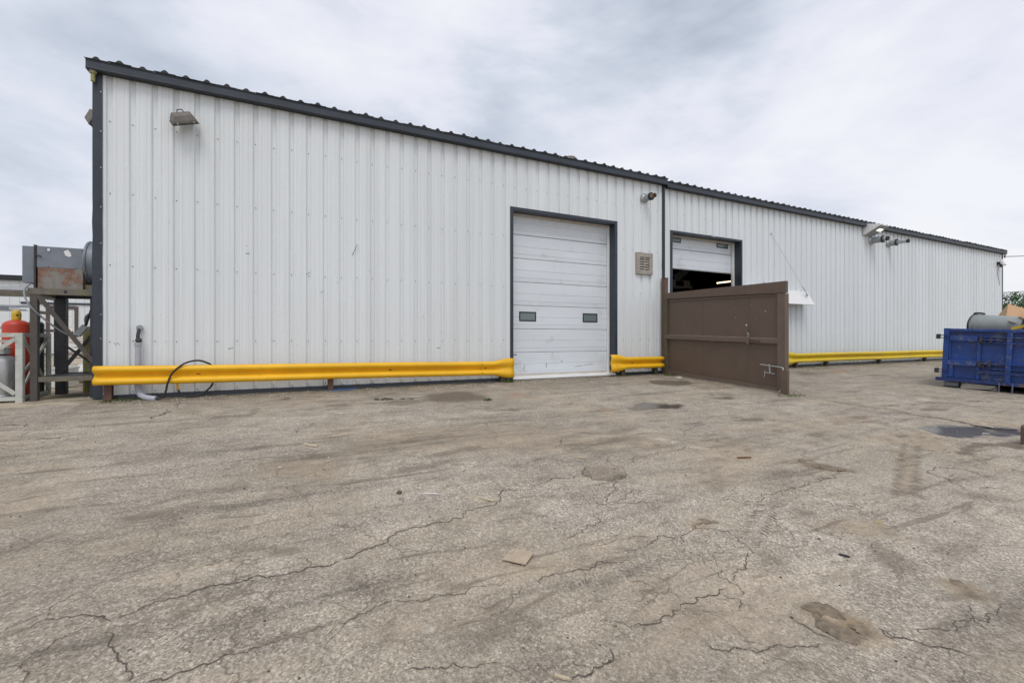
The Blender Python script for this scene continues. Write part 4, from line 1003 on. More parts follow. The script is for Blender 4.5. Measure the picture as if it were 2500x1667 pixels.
# inside the half-open door
o = thing('unit_heater', (14.5, 3.6, 3.02), 'tan box heater hanging in the dark doorway', 'heater')
BX(-.75, .1, -.2, .3, .0, .29).build('case', M['seal'], o, local=True, bevel=.02)
BX(-.7, -.28, -.22, -.2, .04, .25).build('grille', M['black'], o, local=True)
MB().lathe([(.09, 0), (.09, .1), (.05, .14)], 12, (.06, -.2, .03), (.5, -1, 0)).build('valve', M['galv'], o, local=True)
for x in (-.6, 0): MB().tube([(x, 0, .29), (x, 0, 2.2)], .01, 5).build('hanger_rod', M['dark_metal'], o, local=True)
o = thing('tube_light', (22.46, 8.05, 4.16), 'lit warm fluorescent tube glowing inside the half-open doorway', 'tube light')
MB().tube([(0, -.5, 0), (0, .5, 0)], .026, 8).build('tube', M['lit'], o, local=True)
BX(-.06, .06, -.52, .52, .04, .09).build('batten', M['white'], o, local=True)
for x in (-.4, .4): MB().tube([(0, x, .09), (0, x, 1.1)], .006, 5).build('hanger_rod', M['dark_metal'], o, local=True)

# ------------------------------------------------------------------ guard rails
WP = [(.010, .0), (.055, .005), (.092, .022), (.103, .045), (.103, .072), (.090, .092), (.030, .128), (.006, .142), (.002, .156), (.006, .170),
      (.030, .184), (.090, .220), (.103, .240), (.103, .267), (.092, .290), (.055, .307), (.010, .312)]
def guard_rail(name, x0, x1, zt0, zt1, posts, label, mat_, flare0=0.0, flare1=0.0, pm=None, yb=-.217, laps=(), bolts=()):
    o = thing(name, (x0, yb, 0), label, 'guard rail')
    n_ = int((x1 - x0) / .12) + 2; secs = []
    for i in range(n_):
        x = x0 + (x1 - x0) * i / (n_ - 1); f = 0.0
        if flare0: f = max(f, 1 - (x - x0) / flare0)
        if flare1: f = max(f, 1 - (x1 - x) / flare1)
        f = max(0, min(1, f * 1.35)); f = f * f * (3 - 2 * f)
        zt = zt0 + (zt1 - zt0) * i / (n_ - 1) + .004 * math.sin(x * 1.1)
        zc = zt - .156; sc = 1 + .46 * f; row = []
        for d_, h in WP:
            dd = d_ * (1 - .7 * f) + .062 * .7 * f * (1 if .03 < h < .28 else .6)
            row.append((x, yb - dd + .004 * math.sin(x * .8), zc + (h - .156) * sc))
        secs.append(row)
    k = len(WP); mb = MB()
    mb.add([p for r_ in secs for p in r_], [(i*k+j, i*k+j+1, (i+1)*k+j+1, (i+1)*k+j) for i in range(n_-1) for j in range(k-1)])
    r_ = mb.build('rail', mat_, o, smooth=True, solid=.005)
    for e0, fl, sx in ((0, flare0, -1), (n_ - 1, flare1, 1)):     # folded lip on flared ends
        if fl:
            s_ = secs[e0]; mb = MB()
            mb.add(s_ + [(p[0] + sx * .012, p[1] + .018, p[2]) for p in s_] + [(p[0] + sx * .012, p[1] + .05, p[2]) for p in s_], [(j, j+1, k+j+1, k+j) for j in range(k-1)] + [(k+j, k+j+1, 2*k+j+1, 2*k+j) for j in range(k-1)])
            mb.build('end_lip', mat_, o, smooth=True, solid=.005)
    for px_, w_, mt in posts:
        t_ = (px_ - x0) / (x1 - x0); zt = zt0 + (zt1 - zt0) * t_
        g = ground_z(px_, yb + .06)
        mb = MB(); y0 = yb + .008
        mb.box(px_ - w_/2, px_ + w_/2, y0, y0 + .012, g - .05, zt - .08)
        mb.box(px_ - .006, px_ + .006, y0 + .0125, y0 + .107, g - .05, zt - .08)
        mb.box(px_ - w_/2, px_ + w_/2, y0 + .1075, y0 + .12, g - .05, zt - .08)
        mb.build('post', mt, o)
    for bx in bolts:
        t_ = (bx - x0) / (x1 - x0); z = zt0 + (zt1 - zt0) * t_ - .156
        MB().beam((bx - .028, yb - .008, z), (bx + .028, yb - .008, z), .012, .016).build('bolt_slot', M['post_rust'], o, bevel=.004)
    for lx in laps:      # overlapping rail joint
        t_ = (lx - x0) / (x1 - x0); zt = zt0 + (zt1 - zt0) * t_; zc = zt - .156; mb = MB()
        A = [(lx, yb - d_ - .006 + .004 * math.sin(lx * .8), zc + (h - .156) * 1.012) for d_, h in WP]
        A2 = [(lx + .03, p[1] + .002, p[2]) for p in A]
        mb.add(A + A2, [(j, j+1, k+j+1, k+j) for j in range(k-1)]); mb.build('lap_joint', mat_, o, smooth=True)
        for dz_ in (-.10, -.03, .03, .10):
            MB().lathe([(.011, 0), (.011, .01), (0, .014)], 6, (lx + .08, yb - .103 if abs(dz_) > .05 else yb - .03, zc + dz_), (0, -1, 0)).build('bolt', M['post_rust'], o)
    return o
guard_rail('guard_rail', -2.76, 4.80, .578, .478, [(-2.60, .10, M['post_rust']), (.80, .10, M['post_rust']), (4.55, .11, M['post_brown'])],
           'long orange-yellow corrugated guard rail left of the closed door', M['yellow'], flare1=.55, bolts=(-1.36, 1.95, 4.1), laps=(3.90,))
guard_rail('guard_rail', 7.70, 9.50, .50, .50, [(8.13, .11, M['post_brown']), (9.30, .11, M['post_brown'])],
           'short orange-yellow guard rail between the closed door and the gate', M['yellow'], flare0=.55, bolts=(8.42,))
guard_rail('guard_rail', 15.0, 31.6, .485, .455, [(15.68, .11, M['post_rust']), (17.48, .11, M['post_brown']), (21.05, .12, M['post_brown']), (24.75, .12, M['post_brown']), (28.4, .12, M['post_brown'])],
           'long lemon-yellow guard rail behind the gate, running along the far wall', M['yellow_b'], flare0=.55, bolts=(16.4, 20.2), laps=(19.3, 23.1))

# ------------------------------------------------------------------ conduit and hose
o = thing('conduit', (-2.229, -.10, 0), 'grey plastic conduit riser with black gooseneck left on the wall', 'conduit')
MB().tube([(-2.229, -.10, .22), (-2.229, -.10, .935)], .043, 16).build('riser', M['pvc'], o, smooth=True, auto=40)
MB().tube([(-2.229, -.10, .90), (-2.229, -.10, .955)], .05, 16).build('collar', M['galv'], o, smooth=True, auto=40)
MB().tube([(-2.231, -.10, .25), (-2.231, -.10, .20), (-2.215, -.13, .13), (-2.17, -.19, .07), (-2.10, -.25, .035), (-2.0, -.31, .018), (-1.935, -.335, .013)], .047, 14).build('elbow', M['pvc'], o, smooth=True, auto=40)
MB().tube([(-2.226, -.09, .96), (-2.235, -.09, 1.0), (-2.235, -.08, 1.08), (-2.226, -.06, 1.16), (-2.222, -.03, 1.19), (-2.222, .0, 1.195)], .026, 10).build('gooseneck', M['dark_metal'], o, smooth=True, auto=40)
MB().lathe([(.02, -.04), (.045, -.02), (.05, .01), (.03, .04)], 12, (-2.222, -.10, .985), (.5, -.2, .8)).build('coupling', M['dark_metal'], o, smooth=True, auto=40)
MB().lathe([(.03, -.02), (.052, 0), (.045, .03)], 12, (-2.222, -.03, 1.2), (0, -1, 0)).build('wall_flange', M['galv_dull'], o, smooth=True, auto=40)
def smooth_path(P, n_=6):
    P = [Vector(p) for p in P]; Q = []
    for i in range(len(P) - 1):
        p0 = P[max(i-1, 0)]; p1 = P[i]; p2 = P[i+1]; p3 = P[min(i+2, len(P)-1)]
        for j in range(n_):
            t_ = j / n_
            Q.append(0.5 * ((2*p1) + (p2-p0)*t_ + (2*p0-5*p1+4*p2-p3)*t_*t_ + (3*p1-p0-3*p2+p3)*t_**3))
    Q.append(P[-1]); return Q
HP = [(-1.939,-.33,.013),(-1.842,-.345,.035),(-1.8,-.345,.138),(-1.776,-.345,.269),(-1.724,-.335,.414),(-1.628,-.335,.529),(-1.511,-.3,.61),(-1.368,-.25,.637),(-1.262,-.19,.601),(-1.176,-.15,.535),(-1.142,-.13,.393),(-1.164,-.14,.207),(-1.228,-.15,.118),(-1.327,-.18,.034),(-1.452,-.2,.005),(-1.564,-.2,.023),(-1.644,-.17,.096),(-1.672,-.15,.171),(-1.675,-.13,.26),(-1.64,-.12,.41)]
o = thing('hose', (-1.94, -.33, 0), 'black rubber hose looped over the left end of the guard rail', 'hose')
MB().tube(smooth_path(HP), .0155, 10).build('hose_line', M['black'], o, smooth=True)
MB().tube(smooth_path(HP[16:19], 4)[2:8], .019, 10).build('yellow_tape', M['yellow'], o, smooth=True)
MB().tube(smooth_path([(-1.17, -.155, .22), (-1.215, -.165, .12), (-1.28, -.18, .06), (-1.34, -.19, .03)]), .007, 6).build('thin_cable', M['black'], o, smooth=True)

# ------------------------------------------------------------------ gate and its post
GX = 9.60
gy = lambda u: -.27 - u
o = thing('gate_post', (9.70, -.12, 0), 'brown steel gate post standing against the joint trim', 'post')
BX(9.635, 9.765, -.19, -.06, -.03, 2.71).build('shaft', M['steel_post'], o, bevel=.008)
BX(9.625, 9.775, -.20, -.05, 2.71, 2.725).build('cap_plate', M['steel_post'], o)
gate = thing('gate', (GX, gy(0), 0), 'brown sheet-panelled steel gate standing open in the yard', 'gate')
def gquad(u0, u1, za0, za1, zb0, zb1, x0, x1):
    return MB().prism([(x0, gy(u0), za0), (x0, gy(u1), zb0), (x0, gy(u1), zb1), (x0, gy(u0), za1)], (x1 - x0, 0, 0))
zb = lambda u: .035 - .047 * u          # bottom follows the yard
zm = lambda u: 1.05 - .030 * u          # mid rail
for i, (u0, u1) in enumerate(((0.05, 1.248), (1.252, 2.528), (2.532, 3.40))):
    dx_ = (0, .0012, -.0008)[i]
    gquad(u0, u1, zb(u0) + .03, 2.2, zb(u1) + .03, 2.2, GX + .02 + dx_, GX + .035 + dx_).build('panel', M['gate'], gate, bevel=.002)
gquad(0.0, 2.50, 2.105, 2.272, 2.03, 2.252, GX - .035, GX + .03).build('top_board', M['gate'], gate, bevel=.004)
gquad(2.503, 3.46, 2.03, 2.251, 1.985, 2.243, GX - .037, GX + .03).build('top_board', M['gate'], gate, bevel=.004)
gquad(0.0, 3.30, 2.04, 2.075, 1.95, 1.985, GX - .005, GX + .02).build('batten', M['gate_rail'], gate)
gquad(-.03, 3.27, zm(0) - .055, zm(0) + .055, zm(3.27) - .055, zm(3.27) + .055, GX - .055, GX + .018).build('mid_rail', M['gate_rail'], gate, bevel=.006)
gquad(.12, 3.25, zm(0) + .056, zm(0) + .062, zm(3.25) + .056, zm(3.25) + .062, GX - .05, GX + .015).build('rail_edge', M['wood_grey'], gate)
gquad(-.06, .07, -.01, 2.10, -.016, 2.10, GX - .045, GX + .02).build('hinge_stile', M['post_brown'], gate, bevel=.005)
gquad(3.27, 3.44, zb(3.27) + .03, 1.98, zb(3.44) + .03, 1.975, GX - .055, GX + .02).build('lock_stile', M['gate_rail'], gate, bevel=.006)
gquad(3.415, 3.45, .30, 1.98, .30, 1.975, GX - .06, GX + .07).build('edge_channel', M['gate_rail'], gate, bevel=.004)
gquad(.07, 3.27, zb(0) - .01, zb(0) + .06, zb(3.27) - .01, zb(3.27) + .06, GX - .03, GX + .018).build('bottom_rail', M['gate_rail'], gate, bevel=.004)
gquad(3.40, 3.56, -.17, .34, -.178, .34, GX - .15, GX - .085).build('foot_block', M['gate'], gate, bevel=.005)
for zh in (.35, 1.9):
    MB().lathe([(.025, 0), (.025, .12)], 10, (GX + .03, gy(-.07), zh)).build('hinge', M['steel_post'], gate)
# latch on the mid rail
MB().tube([(GX - .06, gy(2.545), 1.32), (GX - .06, gy(2.56), .98)], .009, 6).build('latch_rod', M['gate_rail'], gate)
MB().lathe([(.012, 0), (.018, .008), (0, .014)], 8, (GX - .06, gy(2.545), 1.32), (-1, 0, 0)).build('latch_bolt', M['white'], gate)
MB().prism([(GX - .075, gy(2.53), 1.03), (GX - .075, gy(2.56), 1.06), (GX - .075, gy(2.64), 1.05), (GX - .075, gy(2.62), .97), (GX - .075, gy(2.60), .89), (GX - .075, gy(2.55), .88)], (.016, 0, 0)).build('latch_plate', M['gate_rail'], gate)
MB().tube([(GX - .07, gy(2.62), 1.0), (GX - .075, gy(2.86), .955)], .018, 8).build('latch_bar', M['steel_post'], gate)
MB().tube([(GX - .075, gy(2.58), 1.14), (GX - .09, gy(2.62), 1.11), (GX - .09, gy(2.60), 1.04)], .01, 6).build('latch_hook', M['galv'], gate)
gquad(1.52, 1.68, zm(1.52) - .066, zm(1.52) - .052, zm(1.68) - .066, zm(1.68) - .052, GX - .06, GX).build('rail_clip', M['gate_rail'], gate)
MB().lathe([(.012, 0), (.012, .03)], 8, (GX - .02, gy(2.95), 2.245)).build('top_pin', M['galv_dull'], gate)
for u, z in ((2.95, 1.62), (2.72, 1.47), (2.18, 1.72), (2.19, 1.5), (2.1, 1.9), (2.6, 1.78)):
    MB().lathe([(.010, 0), (.006, .006), (0, .007)], 7, (GX + .019, gy(u), z), (-1, 0, 0)).build('chip_mark', M['white'] if u > 2.9 else M['galv_dull'], gate)
# bar clamp holding the foot
o = thing('clamp', (GX - .08, gy(3.1), .35), 'galvanised bar clamp with screw handle low on the gate end', 'clamp')
MB().tube(smooth_path([(GX - .09, gy(2.90), .435), (GX - .09, gy(3.2), .41), (GX - .09, gy(3.37), .395), (GX - .09, gy(3.42), .375), (GX - .09, gy(3.43), .30)]), .014, 8).build('bar', M['galv'], o, smooth=True)
MB().beam((GX - .09, gy(3.12), .45), (GX - .09, gy(3.14), .25), .022, .03).build('jaw', M['galv'], o)
MB().tube([(GX - .09, gy(3.00), .265), (GX - .09, gy(3.24), .245)], .010, 8).build('screw', M['galv'], o)
MB().tube([(GX - .10, gy(3.03), .31), (GX - .12, gy(3.02), .16)], .007, 6).build('handle', M['galv'], o)

# ------------------------------------------------------------------ blower on its stand, left of the corner
o = thing('blower_stand', (-3.3, .65, 0), 'rusty green steel stand beside the warehouse corner', 'stand')
def leg(x, y, w_, m_): MB().beam((x, y, ground_z(x, y) - .01), (x, y, 1.735), w_, w_, up=(0, 1, 0)).build('leg', m_, o, bevel=.005)
leg(-3.64, .26, .09, M['stand_brown']); leg(-3.585, 1.09, .14, M['stand_dark']); leg(-2.95, 1.09, .09, M['stand_dark']); leg(-2.93, .30, .06, M['stand_dark'])
BX(-3.71, -2.87, .21, .31, 1.736, 1.838).build('top_beam', M['stand'], o, bevel=.005)
BX(-3.71, -2.87, 1.04, 1.14, 1.736, 1.83).build('top_beam', M['stand_dark'], o, bevel=.005)
for x in (-3.68, -2.93): BX(x - .04, x + .04, .312, 1.038, 1.74, 1.83).build('top_beam', M['stand'], o)
BX(-3.64 + .046, -2.87, .235, .29, .315, .395).build('lower_beam', M['stand'], o)
BX(-3.51, -2.87, 1.08, 1.12, .36, .41).build('lower_beam', M['stand_dark'], o)
MB().beam((-3.60, .30, .38), (-3.56, 1.03, .40), .06, .012).build('lower_beam', M['stand_dark'], o)
BX(-3.55, -2.88, .32, 1.06, .385, .395).build('tray', M['stand_dark'], o)
MB().beam((-3.60, .225, 1.74), (-2.9, .225, .62), .015, .065).build('brace', M['stand_brown'], o)
MB().beam((-3.58, 1.02, .42), (-3.0, 1.02, 1.30), .015, .06).build('brace', M['stand_dark'], o)
MB().beam((-3.57, 1.0, .95), (-2.98, 1.0, .42), .012, .035).build('brace', M['stand_dark'], o)
MB().lathe([(.022, 0), (.022, .004), (0, .004)], 10, (-3.25, .208, 1.79), (0, -1, 0)).build('bolt_hole', M['black'], o)
o = thing('blower', (-3.3, .65, 1.84), 'blue-grey rust-streaked sheet metal blower box on the stand', 'blower')
BX(-3.636, -3.062, .30, 1.0, 2.185, 2.535).build('casing', M['duct'], o, bevel=.008)
BX(-3.62, -3.058, .295, 1.0, 1.842, 2.184).build('lower_panel', M['duct_rust'], o, bevel=.005)
BX(-3.665, -3.637, .285, 1.02, 1.845, 2.55).build('flange', M['dark_metal'], o, bevel=.004)
BX(-3.90, -3.667, .55, .95, 1.95, 2.56).build('inlet_box', M['duct'], o, bevel=.006)
MB().lathe([(.385, 0), (.385, .03), (.36, .035), (.36, .225)], 32, (-3.055, .64, 2.33), (1, 0, 0)).build('round_duct', M['duct'], o, smooth=True, auto=40)
MB().lathe([(.389, -.006), (.391, .0), (.386, .0)], 32, (-3.042, .64, 2.33), (1, 0, 0)).build('duct_ring', M['galv_dull'], o, smooth=True, auto=40)
BX(-3.05, -2.95, .35, .95, 1.842, 1.93).build('side_plate', M['stand'], o)
BX(-3.50, -3.47, .29, .299, 2.46, 2.50).build('rivet_patch', M['white'], o)
MB().prism([(-3.30, .2985, 2.47), (-3.25, .2985, 2.50), (-3.22, .2985, 2.46), (-3.20, .2985, 2.40), (-3.23, .2985, 2.38), (-3.28, .2985, 2.40)], (0, -.002, 0)).build('bare_patch', M['white'], o)
MB().tube([(-3.64, .285, 2.375), (-3.59, .28, 2.378), (-3.57, .28, 2.35)], .008, 5).build('catch', M['black'], o)
for x, z in ((-3.49, 2.20), (-3.49, 2.17), (-3.15, 2.20), (-3.15, 2.17)): MB().lathe([(.009, 0), (0, .006)], 6, (x, .298, z), (0, -1, 0)).build('rivet', M['black'], o)
o = thing('switch_box', (-3.19, .62, 1.05), 'small grey electrical box hanging on cables under the stand', 'switch box')
MB().beam((-3.235, .62, 1.07), (-3.12, .62, 1.24), .08, .09).build('case', M['galv_dull'], o, bevel=.01)
MB().tube(smooth_path([(-3.24, .62, 1.06), (-3.34, .50, 1.10), (-3.50, .35, 1.28), (-3.64, .19, 1.50), (-3.72, .18, 1.66), (-3.735, .19, 1.80), (-3.68, .20, 1.90)]), .014, 7).build('cable', M['galv_dull'], o, smooth=True)
MB().tube([(-3.12, .62, 1.24), (-2.95, .5, 1.72)], .02, 7).build('feed_pipe', M['dark_metal'], o, smooth=True)
# gas cylinders
def cyl(name, x, y, r_, zs, label, mat_, capmat=None, captop=None, z0=None, cat='gas cylinder'):
    g = ground_z(x, y) if z0 is None else z0
    o = thing(name, (x, y, g), label, cat)
    h = zs - g; ph = [(r_ * .94, 0), (r_, .02), (r_, h)]
    for i in range(1, 9):
        a = i / 9 * math.pi / 2; ph.append((max(r_ * math.cos(a), .035), h + r_ * .62 * math.sin(a)))
    ph += [(.035, h + r_ * .62 + .02), (0, h + r_ * .62 + .02)]
    MB().lathe(ph, 28).build('shell', mat_, o, local=True, smooth=True, auto=50)
    if capmat:
        b0 = h + r_ * .62 - .01; hh_ = captop - g - b0
        MB().lathe([(.055, b0), (.06, b0 + .02), (.058, b0 + .03), (.062, b0 + hh_ * .55), (.055, b0 + hh_ * .82), (.03, b0 + hh_ * .97), (0, b0 + hh_)], 18).build('valve_cap', capmat, o, local=True, smooth=True, auto=50)
        MB().lathe([(.014, 0), (.014, .004), (0, .004)], 8, (.03, -.054, b0 + hh_ * .5), (.45, -.9, 0)).build('cap_hole', M['black'], o, local=True)
    return o
FZ = .075
cyl('gas_cylinder', -4.056, .78, .167, 1.235, 'red gas cylinder with yellow valve cap in the white cage', M['red'], M['cap_yellow'], 1.50, FZ)
cyl('gas_cylinder', -3.915, 1.05, .11, 1.26, 'dark green gas cylinder with black cap behind the red one', M['green_dark'], M['black'], 1.50, FZ)
o = cyl('gas_cylinder', -4.11, .42, .195, .655, 'squat silver aluminium gas cylinder at the left edge, in the cage', M['alu'], None, None, FZ)
MB().lathe([(.125, .70), (.125, .80), (.118, .80), (.118, .70)], 24).build('collar', M['alu'], o, local=True, smooth=True, auto=40)
MB().lathe([(.13, .80), (.135, .81), (.118, .81)], 24).build('collar_rim', M['white'], o, local=True)
MB().lathe([(.19, -.01), (.198, .01), (.198, .05), (.19, .06)], 24).build('foot_ring', M['alu'], o, local=True, smooth=True)
o = cyl('gas_cylinder', -3.2, 1.28, .15, 1.16, 'olive green gas cylinder standing behind the warehouse corner', M['olive'])
MB().tube(smooth_path([(-.10, 0, 1.24), (-.12, 0, 1.33), (-.09, 0, 1.42), (.02, 0, 1.46), (.10, 0, 1.42)]), .022, 8).build('guard_hoop', M['galv_dull'], o, local=True, smooth=True)
MB().lathe([(.03, 1.25), (.03, 1.33), (.045, 1.34), (.045, 1.37), (0, 1.37)], 12).build('valve', M['dark_metal'], o, local=True)
# cage of white painted timber
o = thing('cylinder_cage', (-4.3, .68, 0), 'weathered white timber cage holding the gas cylinders', 'cage')
XA, XB, YA, YB, CT = -4.86, -3.79, .20, 1.17, 1.11
for x, y in ((XB, YA), (XB, YB), (XA, YA), (XA, YB)):
    MB().beam((x, y, ground_z(x, y) - .01), (x, y, CT), .085 if y < .5 else .06, .085 if y < .5 else .06, up=(0, 1, 0)).build('post', M['wood_white'], o, bevel=.004)
def slat(a, c_, w_=.025, h_=.065, m_='wood_white', n_='rail'): MB().beam(a, c_, w_, h_).build(n_, M[m_], o, bevel=.003)
for z in (CT - .033, FZ - .01):
    slat((XA, YA - .002, z), (XB - .045, YA - .002, z)); slat((XA, YB, z), (XB - .035, YB, z)); slat((XB + .003, YA + .045, z), (XB + .003, YB - .035, z)); slat((XA, YA + .05, z), (XA, YB - .04, z))
slat((XA, YA + .03, CT - .13), (XB - .045, YA + .03, CT - .13), .02, .04)
slat((XB + .02, YA + .05, CT - .08), (XB + .02, YB - .03, .12), .02, .05, n_='brace'); slat((XB - .02, YA + .05, .12), (XB - .02, YB - .03, CT - .08), .02, .05, n_='brace')
slat((XA + .05, YA - .02, CT - .08), (XB - .05, YA - .02, .14), .02, .06, n_='brace'); slat((XA + .05, YA + .01, .14), (XB - .05, YA + .01, CT - .08), .02, .06, n_='brace')
slat((XB + .025, YA + .06, .5), (XB + .025, YB - .05, .98), .02, .05, n_='brace')
for i in range(6):
    y = YA + .1 + i * .15
    BX(XA + .02, XB - .02, y, y + .13, FZ - .03, FZ - .004).build('floor_slat', M['wood_white'], o)
for z in (.62,): MB().beam((XA, YB - .06, z), (XB - .1, YB - .06, z), .03, .05).build('rail', M['duct'], o)
# steel stock rack
o = thing('stock_rack', (-5.8, 3.2, 0), 'steel rack carrying long metal profiles, far left behind the cage', 'rack')
for x in (-7.6, -4.52):
    for y in (2.75, 3.65): MB().beam((x, y, 0), (x, y, 1.86), .06, .06, up=(0, 1, 0)).build('post', M['stand_dark'] if x > -5 else M['stand'], o)
    for z in (1.84, 1.52, 1.15): BX(x - .03, x + .03, 2.72, 3.7, z, z + .06).build('arm', M['stand'], o)
BX(-7.7, -4.05, 2.70, 2.76, 1.91, 1.98).build('beam', M['stand'], o); BX(-7.7, -4.0, 3.64, 3.70, 1.91, 1.98).build('beam', M['stand'], o)
rr = random.Random(5)
for lvl, nn, xe in ((1.985, 8, -4.0), (1.585, 7, -4.85), (1.215, 7, -5.0)):
    for i in range(nn):
        y = 2.76 + i * .9 / nn; x1 = xe + rr.uniform(-.35, .12); h = rr.choice((.035, .05, .07)); w_ = rr.choice((.05, .07, .09))
        z = lvl + (rr.choice((0, 0, .072)) if i else 0); xl = -8.2
        if lvl > 1.9: z = lvl + .024 * i; xl = (-8.2, -6.0, -5.12, -5.04, -4.93, -4.86, -4.8, -4.66)[i]; x1 = -3.98 + rr.uniform(-.1, .05)
        p = thing('metal_profile', (-6, y, z), ('metal profile on the top tier of the stock rack', 'metal profile on the middle tier of the stock rack', 'metal profile on the lowest tier of the stock rack')[(1.985, 1.585, 1.215).index(lvl)], 'metal profile', 'metal profiles on the stock rack')
        MB().prism([(xl, y, z), (xl, y + w_, z), (xl, y + w_, z + .006), (xl, y + .006, z + .006), (xl, y + .006, z + h), (xl, y, z + h)], (x1 - xl, rr.uniform(-.02, .02), 0)).build('bar', M[rr.choice(('galv', 'galv', 'duct', 'white', 'alu'))], p)
# lumber stack further back
o = thing('lumber_stack', (-7.1, 13.2, .25), 'stack of short weathered boards near the far brown-framed door', 'lumber')
for i in range(7):
    a = rr.uniform(-.1, .1)
    BX(-7.42 + a, -6.6 + a, 12.9, 13.5, .26 + i * .135, .36 + i * .135).build('board', M[rr.choice(('wood_grey', 'seal', 'white'))], o, bevel=.006)
# building across the back yard
bb = thing('outbuilding', (-14, 17.2, .2), 'low white metal building with black roof edge, far left', 'building')
BYF = 17.2
bw = BX(-32, -4.5, BYF + .05, BYF + 9, .1, 3.46).build('wall', M['siding_b'], bb)
for i in range(30):
    xa = -13.6 + i * .3048
    if -9.45 < xa + .15 < -8.28:
        BX(xa + .004, xa + .3008, BYF, BYF + .049, 2.45, 3.46).build('siding_panel', M['siding_b'], bw)
    else: BX(xa + .004, xa + .3008, BYF, BYF + .049, .33, 3.46).build('siding_panel', M['siding_b'], bw)
BX(-32.2, -4.3, BYF - .15, BYF + 9.2, 3.46, 3.68).build('roof_edge', M['roof'], bb)
MB().prism([(-32.1, BYF - .1, 3.68), (-32.1, BYF + 9, 3.68), (-32.1, BYF + 4.5, 3.72)], (27.7, 0, 0)).build('roof', M['roof'], bb)
BX(-10.2, -4.5, BYF - .05, BYF - .005, 2.48, 2.56).build('gutter_line', M['trim'], bb)
BX(-32, -4.4, BYF - .03, BYF + .04, .15, .30).build('base_strip', M['roof'], bb)
for a in ((-9.40, -9.28), (-8.45, -8.33)): BX(a[0], a[1], BYF - .04, BYF + .04, .3, 2.28).build('door_jamb', M['brown_frame'], bb)
BX(-9.40, -8.33, BYF - .04, BYF + .04, 2.282, 2.40).build('door_lintel', M['brown_frame'], bb)
dr = BX(-9.278, -8.452, BYF - .0, BYF + .04, .3, 2.28).build('door', M['white'], bb)
for zz_ in (.45, .98, 1.5, 1.95):
    for xx_ in (-9.2, -8.82): BX(xx_, xx_ + .29, BYF - .012, BYF - .001, zz_, zz_ + (.4 if zz_ < 1.9 else .22)).build('door_inset', M['white'], dr, bevel=.006)
MB().lathe([(.03, 0), (.035, .04), (0, .06)], 10, (-8.52, BYF, 1.25), (0, -1, 0)).build('handle', M['dark_metal'], dr)
# white tubs lying in the back yard
o = thing('plastic_tub', (-3.55, 3.1, .06), 'dirty white plastic tub lying behind the stand', 'tub')
MB().lathe([(.17, 0), (.2, .38), (.215, .385), (.215, .41), (.2, .41), (.16, .02)], 20, (0, 0, .2), (-1, .2, 0)).build('tub', M['white'], o, local=True, smooth=True, auto=40)

o = thing('plastic_tub', (-3.98, 2.35, .05), 'pale grey plastic tub standing behind the cylinder cage', 'tub')
MB().lathe([(.19, 0), (.23, .36), (.245, .365), (.245, .40), (.23, .40), (.18, .02)], 20).build('tub', M['white'], o, local=True, smooth=True, auto=40)
o = thing('timber_stack', (-5.3, 2.6, .05), 'stack of pale timber lengths on the ground below the stock rack', 'lumber')
for i in range(5):
    for j in range(3):
        BX(-6.8 + rr.uniform(-.1, .1), -4.62 + rr.uniform(-.2, .2), 2.5 + j * .16, 2.64 + j * .16, .07 + i * .13, .18 + i * .13).build('timber', M[rr.choice(('wood_grey', 'seal', 'wood_white'))], o, bevel=.005)
o = thing('pallet', (-3.75, 4.6, .09), 'weathered wooden pallet lying flat in the back yard', 'pallet', rot=(0, 0, R(12)))
for i in range(3): BX(-.55, .55, -.5 + i * .45, -.4 + i * .45, 0, .09).build('stringer', M['wood_grey'], o, local=True)
for i in range(7): BX(-.55 + i * .16, -.44 + i * .16, -.5, .5, .092, .112).build('deck_board', M['wood_grey'], o, local=True)

# ------------------------------------------------------------------ roll-off dumpster
DL = (14.64, -4.42, ground_z(14.64, -4.42) + .005)
dump = thing('dumpster', DL, 'blue steel roll-off dumpster with scuffed paint and latch bars', 'dumpster', rot=(0, R(2.4), R(-80.2)))
DW, DH, DLN = 2.3, 1.45, 6.0
def dbx(name, a, m_='blue', bev=.006, parent=None):
    return BX(*a).build(name, M[m_], parent or dump, local=True, bevel=bev)
# shell
dbx('floor_plate', (0.05, DW - .05, .06, DLN, .20, .24))
for w0, w1 in ((0.0, .05), (DW - .05, DW)): dbx('side_wall', (w0, w1, .11, DLN, .20, 1.38))
dbx('end_wall', (0.05, DW - .05, DLN - .05, DLN, .24, 1.38))
for w0, w1 in ((-.03, .09), (DW - .09, DW + .03)): dbx('top_rail', (w0, w1, .12, DLN, 1.38, 1.45))
dbx('top_rail', (.10, DW - .10, -.02, .10, 1.385, 1.448))
for w0 in (0.0, DW - .105): dbx('corner_post', (w0, w0 + .105, -.025, .108, .24, 1.452))
for i in range(8):
    l0 = .5 + i * .72
    for w0, w1 in ((-.06, -.001), (DW + .001, DW + .06)): dbx('side_rib', (w0, w1, l0, l0 + .08, .24, 1.378))
dbx('bottom_rail', (-.10, DW + .06, -.075, .05, .155, .235), 'blue_rust')
